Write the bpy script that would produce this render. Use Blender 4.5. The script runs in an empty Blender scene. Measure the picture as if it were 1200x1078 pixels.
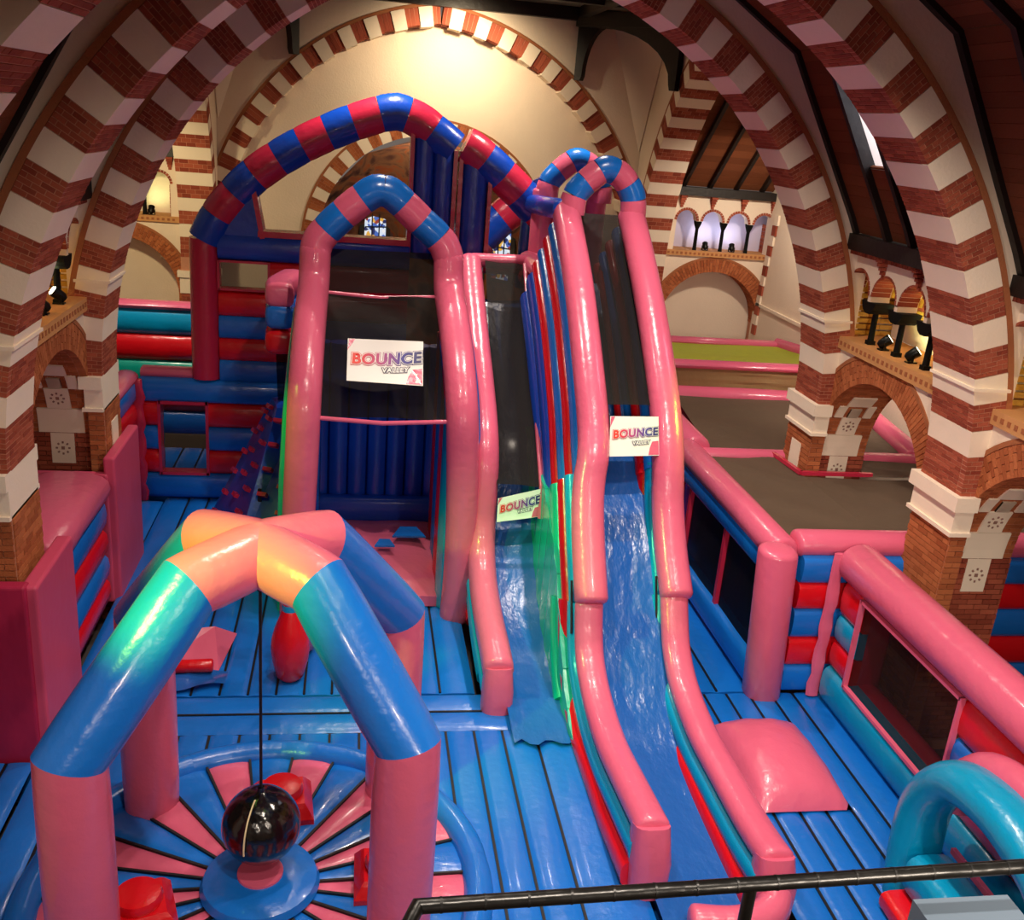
import bpy, math, random
from mathutils import Vector, Matrix
random.seed(7)
PI = math.pi
S = bpy.context.scene
COL = S.collection
V = Vector

# ------------------------------------------------------------------ camera
cam_d = bpy.data.cameras.new('camera')
cam_d.sensor_width = 36.0
cam_d.lens = 1142.35 / 1200 * 36.0
cam_d.clip_start = 0.05
cam = bpy.data.objects.new('camera', cam_d)
COL.objects.link(cam)
yaw, pit, rol = [math.radians(a) for a in (9.878, 19.102, -4.853)]
cy, sy, cp, sp, cr, sr = math.cos(yaw), math.sin(yaw), math.cos(pit), math.sin(pit), math.cos(rol), math.sin(rol)
fwd = V((sy * cp, cy * cp, -sp))
rgt = V((cy, -sy, 0))
dwn = fwd.cross(rgt)
r2 = cr * rgt + sr * dwn
d2 = -sr * rgt + cr * dwn
CH = 7.0
cam.matrix_world = Matrix(((r2.x, -d2.x, -fwd.x, 0), (r2.y, -d2.y, -fwd.y, 0), (r2.z, -d2.z, -fwd.z, CH), (0, 0, 0, 1)))
S.camera = cam

# ------------------------------------------------------------------ world, lamps, exposure
W = bpy.data.worlds.new('world')
S.world = W
W.use_nodes = True
W.node_tree.nodes['Background'].inputs[0].default_value = (1.0, 0.80, 0.68, 1)
W.node_tree.nodes['Background'].inputs[1].default_value = 0.15
S.view_settings.view_transform = 'Standard'
S.view_settings.look = 'None'
S.view_settings.exposure = 0.04
S.view_settings.gamma = 1.0
S.view_settings.use_curve_mapping = False


def lamp(kind, loc, aim, power, color=(1, .86, .72), size=.3, angle=140, blend=1.0):
    l = bpy.data.lights.new('scene_light', kind)
    l.energy = power
    l.color = color
    if kind == 'SPOT':
        l.spot_size = math.radians(angle)
        l.spot_blend = blend
        l.shadow_soft_size = size
    elif kind == 'AREA':
        l.size = size
    else:
        l.shadow_soft_size = size
    o = bpy.data.objects.new('scene_light', l)
    COL.objects.link(o)
    o.location = loc
    o.rotation_euler = (V(aim) - V(loc)).to_track_quat('-Z', 'Y').to_euler()
    return o


WARM = (1, .85, .71)
# downlights hung along the nave ridge and in the crossing
for (x, y, z, p, an) in [(1.87, 1.5, 9.3, 800, 112), (0.2, 4.6, 8.9, 700, 104), (3.8, 4.6, 8.9, 1000, 108), (0.4, 8.6, 8.9, 700, 104), (3.7, 8.6, 8.9, 1050, 108),
                         (0.5, 12.4, 8.9, 600, 104), (3.5, 12.4, 8.9, 900, 106), (0.5, 17.2, 9.2, 900, 116), (3.6, 17.2, 9.2, 900, 116)]:
    lamp('SPOT', (x, y, z), (x + (x - 1.87) * .55, y + .5, 0), p, WARM, .08, an, .9)
# unseen fill spots added behind the camera to brighten attractions and side walls
lamp('SPOT', (-1.5, -2.0, 6.4), (-.6, 9, .4), 520, (1, .84, .70), .25, 74)
lamp('SPOT', (4.5, -2.0, 6.4), (5.4, 9, 1.2), 800, (1, .84, .70), .25, 78)
lamp('SPOT', (0.5, -1.5, 6.9), (7.3, 11.6, 2.4), 1900, (1, .86, .72), .2, 40)
lamp('SPOT', (3.2, -1.5, 6.9), (-3.5, 12, 2.4), 900, (1, .84, .68), .2, 40)
# wall washers: chancel tympanum, transept, aisles; the closing ones are added fill
lamp('SPOT', (2.3, 24.3, 9.25), (2.2, 26.6, 6.7), 760, (1, .80, .52), .1, 150)
lamp('SPOT', (9.4, 22.0, 6.6), (9.6, 25.4, 2.6), 420, (1, .84, .66), .15, 150)
lamp('SPOT', (9.6, 16.5, 4.6), (10.6, 19, 1.0), 300, (1, .86, .72), .15, 150)
lamp('SPOT', (9.4, 11.5, 4.4), (9.4, 12.4, 0), 120, (1, .82, .7), .15, 160)
lamp('SPOT', (-4.6, 21.5, 6.0), (-5.2, 25.2, 2.5), 420, (1, .80, .45), .15, 150)
lamp('SPOT', (-4.2, 18.6, 6.2), (-4.4, 20.6, 1.6), 420, (1, .86, .68), .08, 90)  # unseen spot added to put highlights on the striped wall
lamp('POINT', (1.87, 27.2, 5.6), (0, 0, 0), 70, (1, .8, .6), .15)  # unseen point light added to brighten the apse mural
# coloured effect lamps
lamp('SPOT', (-2.9, 5.2, 5.2), (-0.75, 7.8, 3.0), 1700, (.42, 1, .06), .06, 38, .8)
lamp('SPOT', (-3.0, 11.6, 5.2), (-0.75, 13.2, 1.6), 420, (.42, 1, .08), .06, 40, .8)
lamp('SPOT', (-2.4, 9.3, 6.4), (2.6, 11.4, 1.2), 1500, (.22, 1, .3), .08, 34, .9)
lamp('SPOT', (6.9, 11.4, 5.4), (4.4, 12.2, 3.2), 420, (.45, 1, .08), .08, 34, .9)

# ------------------------------------------------------------------ materials
MATS = {}


def srgb(c):
    return tuple(((v / 255) / 12.92 if v / 255 <= .04045 else ((v / 255 + .055) / 1.055) ** 2.4) for v in c) + (1,)


def mat(name, rgb, rough=.5, spec=.5, bump=0., bscale=8., coat=0., stretch=None, var=0., metal=0., detail=2.):
    m = bpy.data.materials.new(name)
    m.use_nodes = True
    nt = m.node_tree
    b = nt.nodes['Principled BSDF']
    b.inputs['Base Color'].default_value = srgb(rgb)
    b.inputs['Roughness'].default_value = rough
    b.inputs['Specular IOR Level'].default_value = spec
    b.inputs['Metallic'].default_value = metal
    if coat:
        b.inputs['Coat Weight'].default_value = coat
        b.inputs['Coat Roughness'].default_value = .08
    tc = nt.nodes.new('ShaderNodeTexCoord')
    mp = nt.nodes.new('ShaderNodeMapping')
    nt.links.new(tc.outputs['Object'], mp.inputs['Vector'])
    if stretch:
        mp.inputs['Scale'].default_value = stretch
    if bump:
        n = nt.nodes.new('ShaderNodeTexNoise')
        n.inputs['Scale'].default_value = bscale
        n.inputs['Detail'].default_value = detail
        nt.links.new(mp.outputs[0], n.inputs['Vector'])
        bp = nt.nodes.new('ShaderNodeBump')
        bp.inputs['Strength'].default_value = bump
        bp.inputs['Distance'].default_value = .05
        nt.links.new(n.outputs['Fac'], bp.inputs['Height'])
        nt.links.new(bp.outputs[0], b.inputs['Normal'])
    if var:
        n2 = nt.nodes.new('ShaderNodeTexNoise')
        n2.inputs['Scale'].default_value = 3.1
        n2.inputs['Detail'].default_value = 3
        nt.links.new(mp.outputs[0], n2.inputs['Vector'])
        mx = nt.nodes.new('ShaderNodeMix')
        mx.data_type = 'RGBA'
        c = srgb(rgb)
        mx.inputs[6].default_value = tuple(min(1, v * (1 - var)) for v in c[:3]) + (1,)
        mx.inputs[7].default_value = tuple(min(1, v * (1 + var)) for v in c[:3]) + (1,)
        nt.links.new(n2.outputs['Fac'], mx.inputs[0])
        nt.links.new(mx.outputs[2], b.inputs['Base Color'])
    MATS[name] = m
    return m


def vinyl(name, rgb, rough=.27, bump=.22):
    return mat(name, rgb, rough, .5, bump, 6.5, .2, detail=5.)


vinyl('pink', (218, 98, 130))
vinyl('blue', (18, 110, 206))
vinyl('deepblue', (16, 70, 182))
vinyl('teal', (0, 150, 198))  # real teal vinyl, also blue vinyl with green lamplight put into it
vinyl('green', (0, 160, 140))  # on slide and tower, green lamplight put into blue vinyl
vinyl('red', (214, 12, 26))
vinyl('crimson', (196, 40, 72))
vinyl('paleteal', (40, 150, 190))
mat('bedblue', (26, 92, 176), .24, .5, .7, 4.2, .3, (1, .55, .55), detail=5)
mat('padpink', (212, 78, 112), .42, .4, .2, 3.0)
mat('paddark', (176, 34, 74), .45, .4, .3, 2.0, 0, (2.5, 1, 1.2))
mat('black', (12, 12, 13), .4)
mat('strap', (9, 9, 12), .5)
mat('ballblack', (10, 10, 11), .18, .6, .35, 7, .4)
mat('rail', (13, 13, 12), .32, .5, .1, 12)
mat('plaster', (240, 222, 200), .85, .2, .12, 22, var=.03)
mat('stone', (244, 228, 206), .75, .25, .08, 30, var=.04)
mat('edging', (166, 102, 66), .8, .2, .2, 40, var=.15)
mat('sill', (206, 150, 96), .75, .25, .1, 30, var=.1)
mat('mortar', (196, 138, 112), .9, .1, .2, 40)
mat('timber', (26, 18, 15), .5, .4, .15, 9, 0, (1, 1, 1))
mat('ironcol', (7, 8, 6), .7, .2)
mat('floorgrey', (70, 62, 60), .8)
mat('white', (238, 236, 232), .5)
mat('cream', (238, 220, 170), .5)
mat('mosaic', (170, 130, 96), .8)
mat('slab', (92, 108, 124), .5)
mat('flower', (150, 112, 98), .8)
mat('lampmetal', (24, 24, 22), .35, metal=.6)
mat('lavender', (214, 206, 232), .85)
mat('lead', (18, 16, 16), .6)
mat('darkoval', (52, 50, 40), .8)
mat('skyshaft', (226, 214, 205), .8)


def brick_mat(name, c1, c2):
    m = mat(name, c1, .85, .2, .25, 45)
    nt = m.node_tree
    g = nt.nodes.new('ShaderNodeNewGeometry')
    r = nt.nodes.new('ShaderNodeValToRGB')
    r.color_ramp.elements[0].color = srgb(c1)
    r.color_ramp.elements[1].color = srgb(c2)
    nt.links.new(g.outputs['Random Per Island'], r.inputs[0])
    oi = nt.nodes.new('ShaderNodeObjectInfo')
    mth = nt.nodes.new('ShaderNodeMath')
    mth.operation = 'ADD'
    nt.links.new(g.outputs['Random Per Island'], mth.inputs[0])
    nt.links.new(oi.outputs['Random'], mth.inputs[1])
    fr = nt.nodes.new('ShaderNodeMath')
    fr.operation = 'FRACT'
    nt.links.new(mth.outputs[0], fr.inputs[0])
    nt.links.new(fr.outputs[0], r.inputs[0])
    nt.links.new(r.outputs[0], nt.nodes['Principled BSDF'].inputs['Base Color'])
    return m


brick_mat('brick', (138, 62, 46), (176, 92, 68))
brick_mat('brickor', (156, 84, 50), (190, 112, 70))
brick_mat('brickyel', (196, 150, 60), (214, 170, 84))
brick_mat('plank', (106, 58, 34), (124, 70, 42))


def net_mat(name, rgb, alpha):
    m = mat(name, rgb, .7, .12, .6, 3.5, 0, (1, 1, 1), detail=4)
    m.node_tree.nodes['Principled BSDF'].inputs['Alpha'].default_value = alpha
    return m


net_mat('net', (24, 20, 18), .88)
net_mat('netroof', (98, 82, 68), .95)
net_mat('netgold', (150, 122, 84), .95)
net_mat('netgreen', (170, 176, 60), .95)
net_mat('netclear', (30, 22, 18), .72)
net_mat('netthin', (20, 18, 20), .55)
net_mat('netwin', (14, 12, 14), .86)


def emit(name, rgb, k):
    m = bpy.data.materials.new(name)
    m.use_nodes = True
    b = m.node_tree.nodes['Principled BSDF']
    b.inputs['Base Color'].default_value = (0, 0, 0, 1)
    b.inputs['Emission Color'].default_value = srgb(rgb)
    b.inputs['Emission Strength'].default_value = k
    MATS[name] = m


emit('lens', (255, 250, 220), 14)
emit('lensblue', (225, 235, 255), 14)
emit('daylight', (235, 240, 255), 6)


def stained():
    m = bpy.data.materials.new('stained')
    m.use_nodes = True
    nt = m.node_tree
    b = nt.nodes['Principled BSDF']
    tc = nt.nodes.new('ShaderNodeTexCoord')
    vo = nt.nodes.new('ShaderNodeTexVoronoi')
    vo.inputs['Scale'].default_value = 9
    nt.links.new(tc.outputs['Object'], vo.inputs['Vector'])
    sep = nt.nodes.new('ShaderNodeSeparateColor')
    nt.links.new(vo.outputs['Color'], sep.inputs[0])
    r = nt.nodes.new('ShaderNodeValToRGB')
    r.color_ramp.interpolation = 'CONSTANT'
    cols = [(0, (215, 225, 240)), (.38, (70, 105, 185)), (.58, (235, 235, 235)), (.75, (225, 170, 70)), (.84, (30, 40, 90)), (.93, (150, 60, 50))]
    r.color_ramp.elements[0].color = srgb(cols[0][1])
    r.color_ramp.elements[1].position = cols[1][0]
    r.color_ramp.elements[1].color = srgb(cols[1][1])
    for p, c in cols[2:]:
        e = r.color_ramp.elements.new(p)
        e.color = srgb(c)
    nt.links.new(sep.outputs[0], r.inputs[0])
    nt.links.new(r.outputs[0], b.inputs['Emission Color'])
    b.inputs['Base Color'].default_value = (0.02, .02, .02, 1)
    b.inputs['Emission Strength'].default_value = .95
    MATS['stained'] = m


stained()


def mural():
    m = mat('mural', (104, 66, 44), .85, .2)
    nt = m.node_tree
    b = nt.nodes['Principled BSDF']
    tc = nt.nodes.new('ShaderNodeTexCoord')
    n = nt.nodes.new('ShaderNodeTexNoise')
    n.inputs['Scale'].default_value = 1.3
    n.inputs['Detail'].default_value = 5
    n.inputs['Distortion'].default_value = 1.6
    nt.links.new(tc.outputs['Object'], n.inputs['Vector'])
    r = nt.nodes.new('ShaderNodeValToRGB')
    els = [(.28, (48, 30, 26)), (.42, (96, 62, 48)), (.52, (132, 92, 62)), (.6, (150, 76, 36)), (.72, (92, 78, 78))]
    r.color_ramp.elements[0].position = els[0][0]
    r.color_ramp.elements[0].color = srgb(els[0][1])
    r.color_ramp.elements[1].position = els[1][0]
    r.color_ramp.elements[1].color = srgb(els[1][1])
    for p, c in els[2:]:
        e = r.color_ramp.elements.new(p)
        e.color = srgb(c)
    nt.links.new(n.outputs['Fac'], r.inputs[0])
    nt.links.new(r.outputs[0], b.inputs['Base Color'])


mural()


def gradtext():
    m = mat('gradtext', (200, 30, 40), .5)
    nt = m.node_tree
    tc = nt.nodes.new('ShaderNodeTexCoord')
    sx = nt.nodes.new('ShaderNodeSeparateXYZ')
    nt.links.new(tc.outputs['UV'], sx.inputs[0])
    r = nt.nodes.new('ShaderNodeValToRGB')
    r.color_ramp.elements[0].position = .1
    r.color_ramp.elements[0].color = srgb((226, 52, 40))
    r.color_ramp.elements[1].color = srgb((42, 40, 92))
    e = r.color_ramp.elements.new(.45)
    e.color = srgb((168, 60, 130))
    e = r.color_ramp.elements.new(.7)
    e.color = srgb((66, 60, 150))
    nt.links.new(sx.outputs[0], r.inputs[0])
    nt.links.new(r.outputs[0], nt.nodes['Principled BSDF'].inputs['Base Color'])


gradtext()
MATS['navy'] = mat('navy', (36, 32, 74), .5)


# ------------------------------------------------------------------ builders
class MB:
    def __init__(self):
        self.v = []
        self.f = []
        self.m = []

    def add(self, vs, fs, mi=0):
        o = len(self.v)
        self.v += [tuple(p) for p in vs]
        self.f += [tuple(i + o for i in f) for f in fs]
        self.m += [mi] * len(fs)

    def box(self, a, b, mi=0):
        (x0, y0, z0), (x1, y1, z1) = a, b
        self.add([(x0, y0, z0), (x1, y0, z0), (x1, y1, z0), (x0, y1, z0), (x0, y0, z1), (x1, y0, z1), (x1, y1, z1), (x0, y1, z1)],
                 [(0, 3, 2, 1), (4, 5, 6, 7), (0, 1, 5, 4), (1, 2, 6, 5), (2, 3, 7, 6), (3, 0, 4, 7)], mi)

    def obox(self, c, a, b, d, mi=0):
        c, a, b, d = V(c), V(a), V(b), V(d)
        self.add([c + i * a + j * b + k * d for k in (-1, 1) for j in (-1, 1) for i in (-1, 1)],
                 [(0, 2, 3, 1), (4, 5, 7, 6), (0, 1, 5, 4), (1, 3, 7, 5), (3, 2, 6, 7), (2, 0, 4, 6)], mi)

    def bar(self, p0, p1, w, h, up=(0, 0, 1), mi=0):
        p0, p1 = V(p0), V(p1)
        t = (p1 - p0)
        s = t.cross(V(up)).normalized()
        u = s.cross(t).normalized()
        self.obox((p0 + p1) / 2, t / 2, s * w / 2, u * h / 2, mi)

    def prism(self, poly, d, mi=0):
        """poly: list of 3D points (planar), extruded by vector d."""
        n = len(poly)
        d = V(d)
        vs = [V(p) for p in poly] + [V(p) + d for p in poly]
        fs = [tuple(range(n - 1, -1, -1)), tuple(range(n, 2 * n))] + [(i, (i + 1) % n, n + (i + 1) % n, n + i) for i in range(n)]
        self.add(vs, fs, mi)

    def sweep(self, path, ra, rb=None, side=(1, 0, 0), n=16, p=2.0, cap='round', scales=None, mi=0, a0=0., a1=2 * PI):
        path = [V(q) for q in path]
        rb = ra if rb is None else rb
        side = V(side).normalized()
        N = len(path)
        tang = []
        for i in range(N):
            a = path[max(i - 1, 0)]
            b = path[min(i + 1, N - 1)]
            if 0 < i < N - 1:
                t1 = (path[i] - a).normalized()
                t2 = (b - path[i]).normalized()
                t = (t1 + t2).normalized()
                k = 1 / max(.6, t.dot(t1))
            else:
                t = (b - a).normalized()
                k = 1
            tang.append((t, k))
        rings = []
        for i, q in enumerate(path):
            rings.append((q, tang[i][0], tang[i][1], 1.0 if scales is None else scales[i]))
        if cap == 'round':
            q, t, k, s = rings[0]
            pre = []
            for a in (1.0, .66, .33):
                pre.append((q - t * (ra * .32 * s * math.sin(a * PI / 2)), t, k, s * (math.cos(a * PI / 2) * .5 + .5 if a < 1 else .45)))
            q, t, k, s = rings[-1]
            post = []
            for a in (.33, .66, 1.0):
                post.append((q + t * (ra * .32 * s * math.sin(a * PI / 2)), t, k, s * (math.cos(a * PI / 2) * .5 + .5 if a < 1 else .45)))
            rings = pre + rings + post
        vs = []
        for q, t, k, s in rings:
            up = side.cross(t).normalized() if abs(side.dot(t)) < .99 else V((0, 0, 1))
            for j in range(n):
                th = 2 * PI * j / n
                c_, s_ = math.cos(th), math.sin(th)
                ex = 2 / p
                ca = math.copysign(abs(c_) ** ex, c_)
                sa = math.copysign(abs(s_) ** ex, s_)
                vs.append(q + side * (ca * rb * s) + up * (sa * ra * s * k))
        fs = []
        M = len(rings)
        for i in range(M - 1):
            for j in range(n):
                j2 = (j + 1) % n
                fs.append((i * n + j, i * n + j2, (i + 1) * n + j2, (i + 1) * n + j))
        fs.append(tuple(range(n - 1, -1, -1)))
        fs.append(tuple((M - 1) * n + j for j in range(n)))
        self.add(vs, fs, mi)

    def lathe(self, prof, c, n=24, mi=0, axis='z'):
        c = V(c)
        vs = []
        for r, z in prof:
            for j in range(n):
                a = 2 * PI * j / n
                vs.append(c + V((r * math.cos(a), r * math.sin(a), z)))
        fs = []
        for i in range(len(prof) - 1):
            for j in range(n):
                j2 = (j + 1) % n
                fs.append((i * n + j, i * n + j2, (i + 1) * n + j2, (i + 1) * n + j))
        fs.append(tuple(range(n - 1, -1, -1)))
        fs.append(tuple((len(prof) - 1) * n + j for j in range(n)))
        self.add(vs, fs, mi)

    def build(self, name, mats, parent=None, smooth=False, kind=None):
        me = bpy.data.meshes.new(name)
        me.from_pydata(self.v, [], self.f)
        for m in (mats if isinstance(mats, (list, tuple)) else [mats]):
            me.materials.append(MATS[m])
        if any(self.m):
            me.polygons.foreach_set('material_index', self.m)
        if smooth:
            me.polygons.foreach_set('use_smooth', [True] * len(me.polygons))
            try:
                me.set_sharp_from_angle(angle=math.radians(38))
            except Exception:
                pass
        me.update()
        o = bpy.data.objects.new(name, me)
        COL.objects.link(o)
        if parent is not None:
            o.parent = parent
            o.matrix_parent_inverse = parent.matrix_world.inverted() if parent.type != 'EMPTY' else Matrix.Translation(-parent.location)
        if kind:
            o['kind'] = kind
        return o


def thing(name, label, cat, loc=(0, 0, 0), group=None, kind=None):
    o = bpy.data.objects.new(name, None)
    COL.objects.link(o)
    o.location = loc
    o['label'] = label
    o['category'] = cat
    if group:
        o['group'] = group
    if kind:
        o['kind'] = kind
    return o


def tag(o, label, cat, group=None, kind=None):
    o['label'] = label
    o['category'] = cat
    if group:
        o['group'] = group
    if kind:
        o['kind'] = kind
    return o


def struct(name, label):
    o = bpy.data.objects.new(name, None)
    COL.objects.link(o)
    o['label'] = label
    o['category'] = 'structure'
    o['kind'] = 'structure'
    return o


def spline(pts, n=6):
    pts = [V(p) for p in pts]
    out = []
    for i in range(len(pts) - 1):
        p0, p1, p2, p3 = pts[max(i - 1, 0)], pts[i], pts[i + 1], pts[min(i + 2, len(pts) - 1)]
        for k in range(n):
            t = k / n
            out.append(.5 * ((2 * p1) + (-p0 + p2) * t + (2 * p0 - 5 * p1 + 4 * p2 - p3) * t * t + (-p0 + 3 * p1 - 3 * p2 + p3) * t ** 3))
    out.append(pts[-1])
    return out


def resample(path, n):
    path = [V(p) for p in path]
    d = [0]
    for a, b in zip(path, path[1:]):
        d.append(d[-1] + (b - a).length)
    out = []
    j = 0
    for i in range(n + 1):
        s = d[-1] * i / n
        while j < len(d) - 2 and d[j + 1] < s:
            j += 1
        L = max(1e-9, d[j + 1] - d[j])
        out.append(path[j].lerp(path[j + 1], min(1, (s - d[j]) / L)))
    return out


def tube(parent, name, path, r, m, side=(1, 0, 0), rb=None, n=16, p=2.0, cap='round', scales=None):
    b = MB()
    b.sweep(path, r, rb, side, n, p, cap, scales)
    return b.build(name, m, parent, True)


def striped(parent, name, path, r, mats, nseg, side=(1, 0, 0), sub=5, n=16, rb=None):
    pts = resample(path, nseg * sub)
    for k in range(nseg):
        seg = pts[k * sub:(k + 1) * sub + 1]
        sc = [.982] + [1 + .008 * math.sin(PI * i / sub) for i in range(1, sub)] + [.982]
        b = MB()
        b.sweep(seg, r, rb, side, n, 2.0, 'flat', sc)
        b.build(name, mats[k % len(mats)], parent, True)


def wall_tube(parent, p0, p1, z0, z1, th, m, name='wall_tube', p=3.4):
    p0, p1 = V(p0), V(p1)
    t = (p1 - p0).normalized()
    s = V((t.y, -t.x, 0))
    zc = (z0 + z1) / 2
    pts = [V((q.x, q.y, zc)) for q in (p0, p0 + t * .04, p0.lerp(p1, .5), p1 - t * .04, p1)]
    b = MB()
    b.sweep(pts, (z1 - z0) / 2 * 1.03, th / 2, s, 16, p, 'flat', [.97, 1, 1, 1, .97])
    return b.build(name, m, parent, True)


def net_quad(parent, a, b_, c, d, m, name='mesh_net', sag=0., n=8, wr=.012):
    """quad a(bottom-left) b(bottom-right) c(top-right) d(top-left), sagging along its normal, a thin double sheet."""
    a, b_, c, d = V(a), V(b_), V(c), V(d)
    nrm = (b_ - a).cross(d - a).normalized()
    mb = MB()
    vs = []
    for j in range(n + 1):
        for i in range(n + 1):
            u, w = i / n, j / n
            q = a.lerp(b_, u).lerp(d.lerp(c, u), w)
            k = sag * 16 * u * (1 - u) * w * (1 - w) + wr * math.sin(w * 17 + 5 * u * u) * math.sin(PI * u)
            vs.append(q + nrm * k)
    fs = [(j * (n + 1) + i, j * (n + 1) + i + 1, (j + 1) * (n + 1) + i + 1, (j + 1) * (n + 1) + i) for j in range(n) for i in range(n)]
    mb.add(vs, fs)
    return mb.build(name, m, parent, True)


# ---- brick and stone builders: P(r, th, d) = O + r cos th U + r sin th Z + d D
UNIT = None


def unit_brick(m):
    global UNIT
    if UNIT is None:
        UNIT = {}
    if m not in UNIT:
        b = MB()
        b.obox((0, 0, 0), (1, 0, 0), (0, 1, 0), (0, 0, 1))
        me = bpy.data.meshes.new('brick')
        me.from_pydata(b.v, [], b.f)
        me.materials.append(MATS[m])
        UNIT[m] = me
    return UNIT[m]


def lay(bricks, parent, m='brick', single=0, name='brick', cname='brickwork'):
    """bricks: (centre, a, b, c) half-axis vectors; the first `single` become objects, the rest one stuff mesh."""
    me = unit_brick(m)
    for c, a, b, d in bricks[:single]:
        o = bpy.data.objects.new(name, me)
        COL.objects.link(o)
        o.parent = parent
        o.matrix_local = Matrix(((a.x, b.x, d.x, c.x), (a.y, b.y, d.y, c.y), (a.z, b.z, d.z, c.z), (0, 0, 0, 1)))
    rest = bricks[single:]
    if rest:
        mb = MB()
        for c, a, b, d in rest:
            mb.obox(c, a, b, d)
        mb.build(cname, m, parent, False, 'stuff')


def face_bricks(O, U, Vv, w, h, N, bl=.215, bh=.062, j=.011, t=.018, skip=None):
    """running-bond bricks on a rectangle O + u U + v V, proud along N."""
    O, U, Vv, N = V(O), V(U).normalized(), V(Vv).normalized(), V(N).normalized()
    out = []
    rows = max(1, round(h / (bh + j)))
    rh = h / rows
    for r in range(rows):
        u = -(bl * .5) * (r % 2)
        while u < w - .01:
            a0, a1 = max(0, u), min(w, u + bl)
            if a1 - a0 > .03:
                c = O + U * ((a0 + a1) / 2) + Vv * (rh * (r + .5))
                if skip is None or not skip((a0 + a1) / 2, rh * (r + .5)):
                    out.append((c, U * ((a1 - a0 - j) / 2), Vv * ((rh - j) / 2), N * (t * random.uniform(.75, 1.05))))
            u += bl
    return out


def arc_block(mb, O, U, D, r0, r1, t0, t1, d0, d1, n=3, mi=0):
    O, U, D = V(O), V(U), V(D)
    Z = V((0, 0, 1))
    vs = []
    for i in range(n + 1):
        t = t0 + (t1 - t0) * i / n
        e = U * math.cos(t) + Z * math.sin(t)
        vs += [O + e * r0 + D * d0, O + e * r1 + D * d0, O + e * r1 + D * d1, O + e * r0 + D * d1]
    fs = [(0, 1, 2, 3), (4 * n + 3, 4 * n + 2, 4 * n + 1, 4 * n)]
    for i in range(n):
        for k in range(4):
            k2 = (k + 1) % 4
            fs.append((4 * i + k, 4 * (i + 1) + k, 4 * (i + 1) + k2, 4 * i + k2))
    mb.add(vs, fs, mi)


def arc_bricks(O, U, D, r0, r1, t0, t1, d0, d1, course=.062, nfront=2, depthlen=.215, j=.01, t=.1, back=False):
    O, U, D = V(O), V(U), V(D)
    Z = V((0, 0, 1))
    out = []
    rm = (r0 + r1) / 2
    nc = max(1, round((t1 - t0) * r0 / course))
    for k in range(nc):
        tt = t0 + (t1 - t0) * (k + .5) / nc
        e = U * math.cos(tt) + Z * math.sin(tt)
        ta = -U * math.sin(tt) + Z * math.cos(tt)
        # front face
        cuts = [r0, r1] if nfront == 1 else ([r0] + [r0 + (r1 - r0) * (i + (.5 if k % 2 else 0)) / nfront for i in range(0 if k % 2 else 1, nfront)] + [r1])
        for a, b in zip(cuts, cuts[1:]):
            rr = (a + b) / 2
            th = (t1 - t0) / nc * rr - j
            pr = random.uniform(-.002, .003)
            out.append((O + e * rr + D * (d0 + t / 2 - pr), e * ((b - a - j) / 2), ta * (th / 2), D * (t / 2)))
        if d1 - d0 > .3:
            th = (t1 - t0) / nc * r0 - j
            d = d0 + t
            first = True
            while d < d1 - .02:
                L = depthlen * (.5 if (first and k % 2) else 1)
                e1 = min(d1, d + L)
                out.append((O + e * (r0 + t / 2 - random.uniform(-.002, .002)) + D * ((d + e1) / 2), e * (t / 2), ta * (th / 2), D * ((e1 - d - j) / 2)))
                d = e1
                first = False
    return out


# ------------------------------------------------------------------ the church
AX, HW = 1.87, 5.33
OC, ZC, R0, R1 = -0.61, 3.19, 5.936, 6.345
BAND = math.radians(3.1)
T0 = math.radians(1.68)
TMAX = math.acos(-OC / R0)
ROOF = [(5.43, 5.85), (5.30, 6.1), (4.05, 8.22), (0.0, 10.75)]


def roof_z(u):
    u = abs(u)
    for (a, za), (b, zb) in zip(ROOF[1:], ROOF[2:]):
        if b <= u <= a:
            return za + (zb - za) * (u - a) / (b - a)
    return 6.1 if u > 5.3 else 10.75


def colwall(mb, O, U, D, samples, th, mi=0):
    """wall from columns: samples (u, zbottom, ztop); O + u U; thickness th along D."""
    O, U, D = V(O), V(U), V(D)
    Z = V((0, 0, 1))
    n = len(samples)
    vs = []
    for u, zb, zt in samples:
        p = O + U * u
        vs += [p + Z * zb, p + Z * zt, p + Z * zb + D * th, p + Z * zt + D * th]
    fs = []
    for i in range(n - 1):
        a, b = 4 * i, 4 * (i + 1)
        fs += [(a, b, b + 1, a + 1), (a + 2, a + 3, b + 3, b + 2), (a, a + 2, b + 2, b), (a + 1, b + 1, b + 3, a + 3)]
    fs += [(0, 1, 3, 2), (4 * n - 4, 4 * n - 2, 4 * n - 1, 4 * n - 3)]
    mb.add(vs, fs, mi)


def ring_out(u, r=R1, oc=OC, zc=ZC):
    """height of a ring of radius r at distance u from the axis"""
    q = r * r - (abs(u) - oc) ** 2
    return zc + math.sqrt(max(0, q)) if q > 0 else zc


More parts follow.
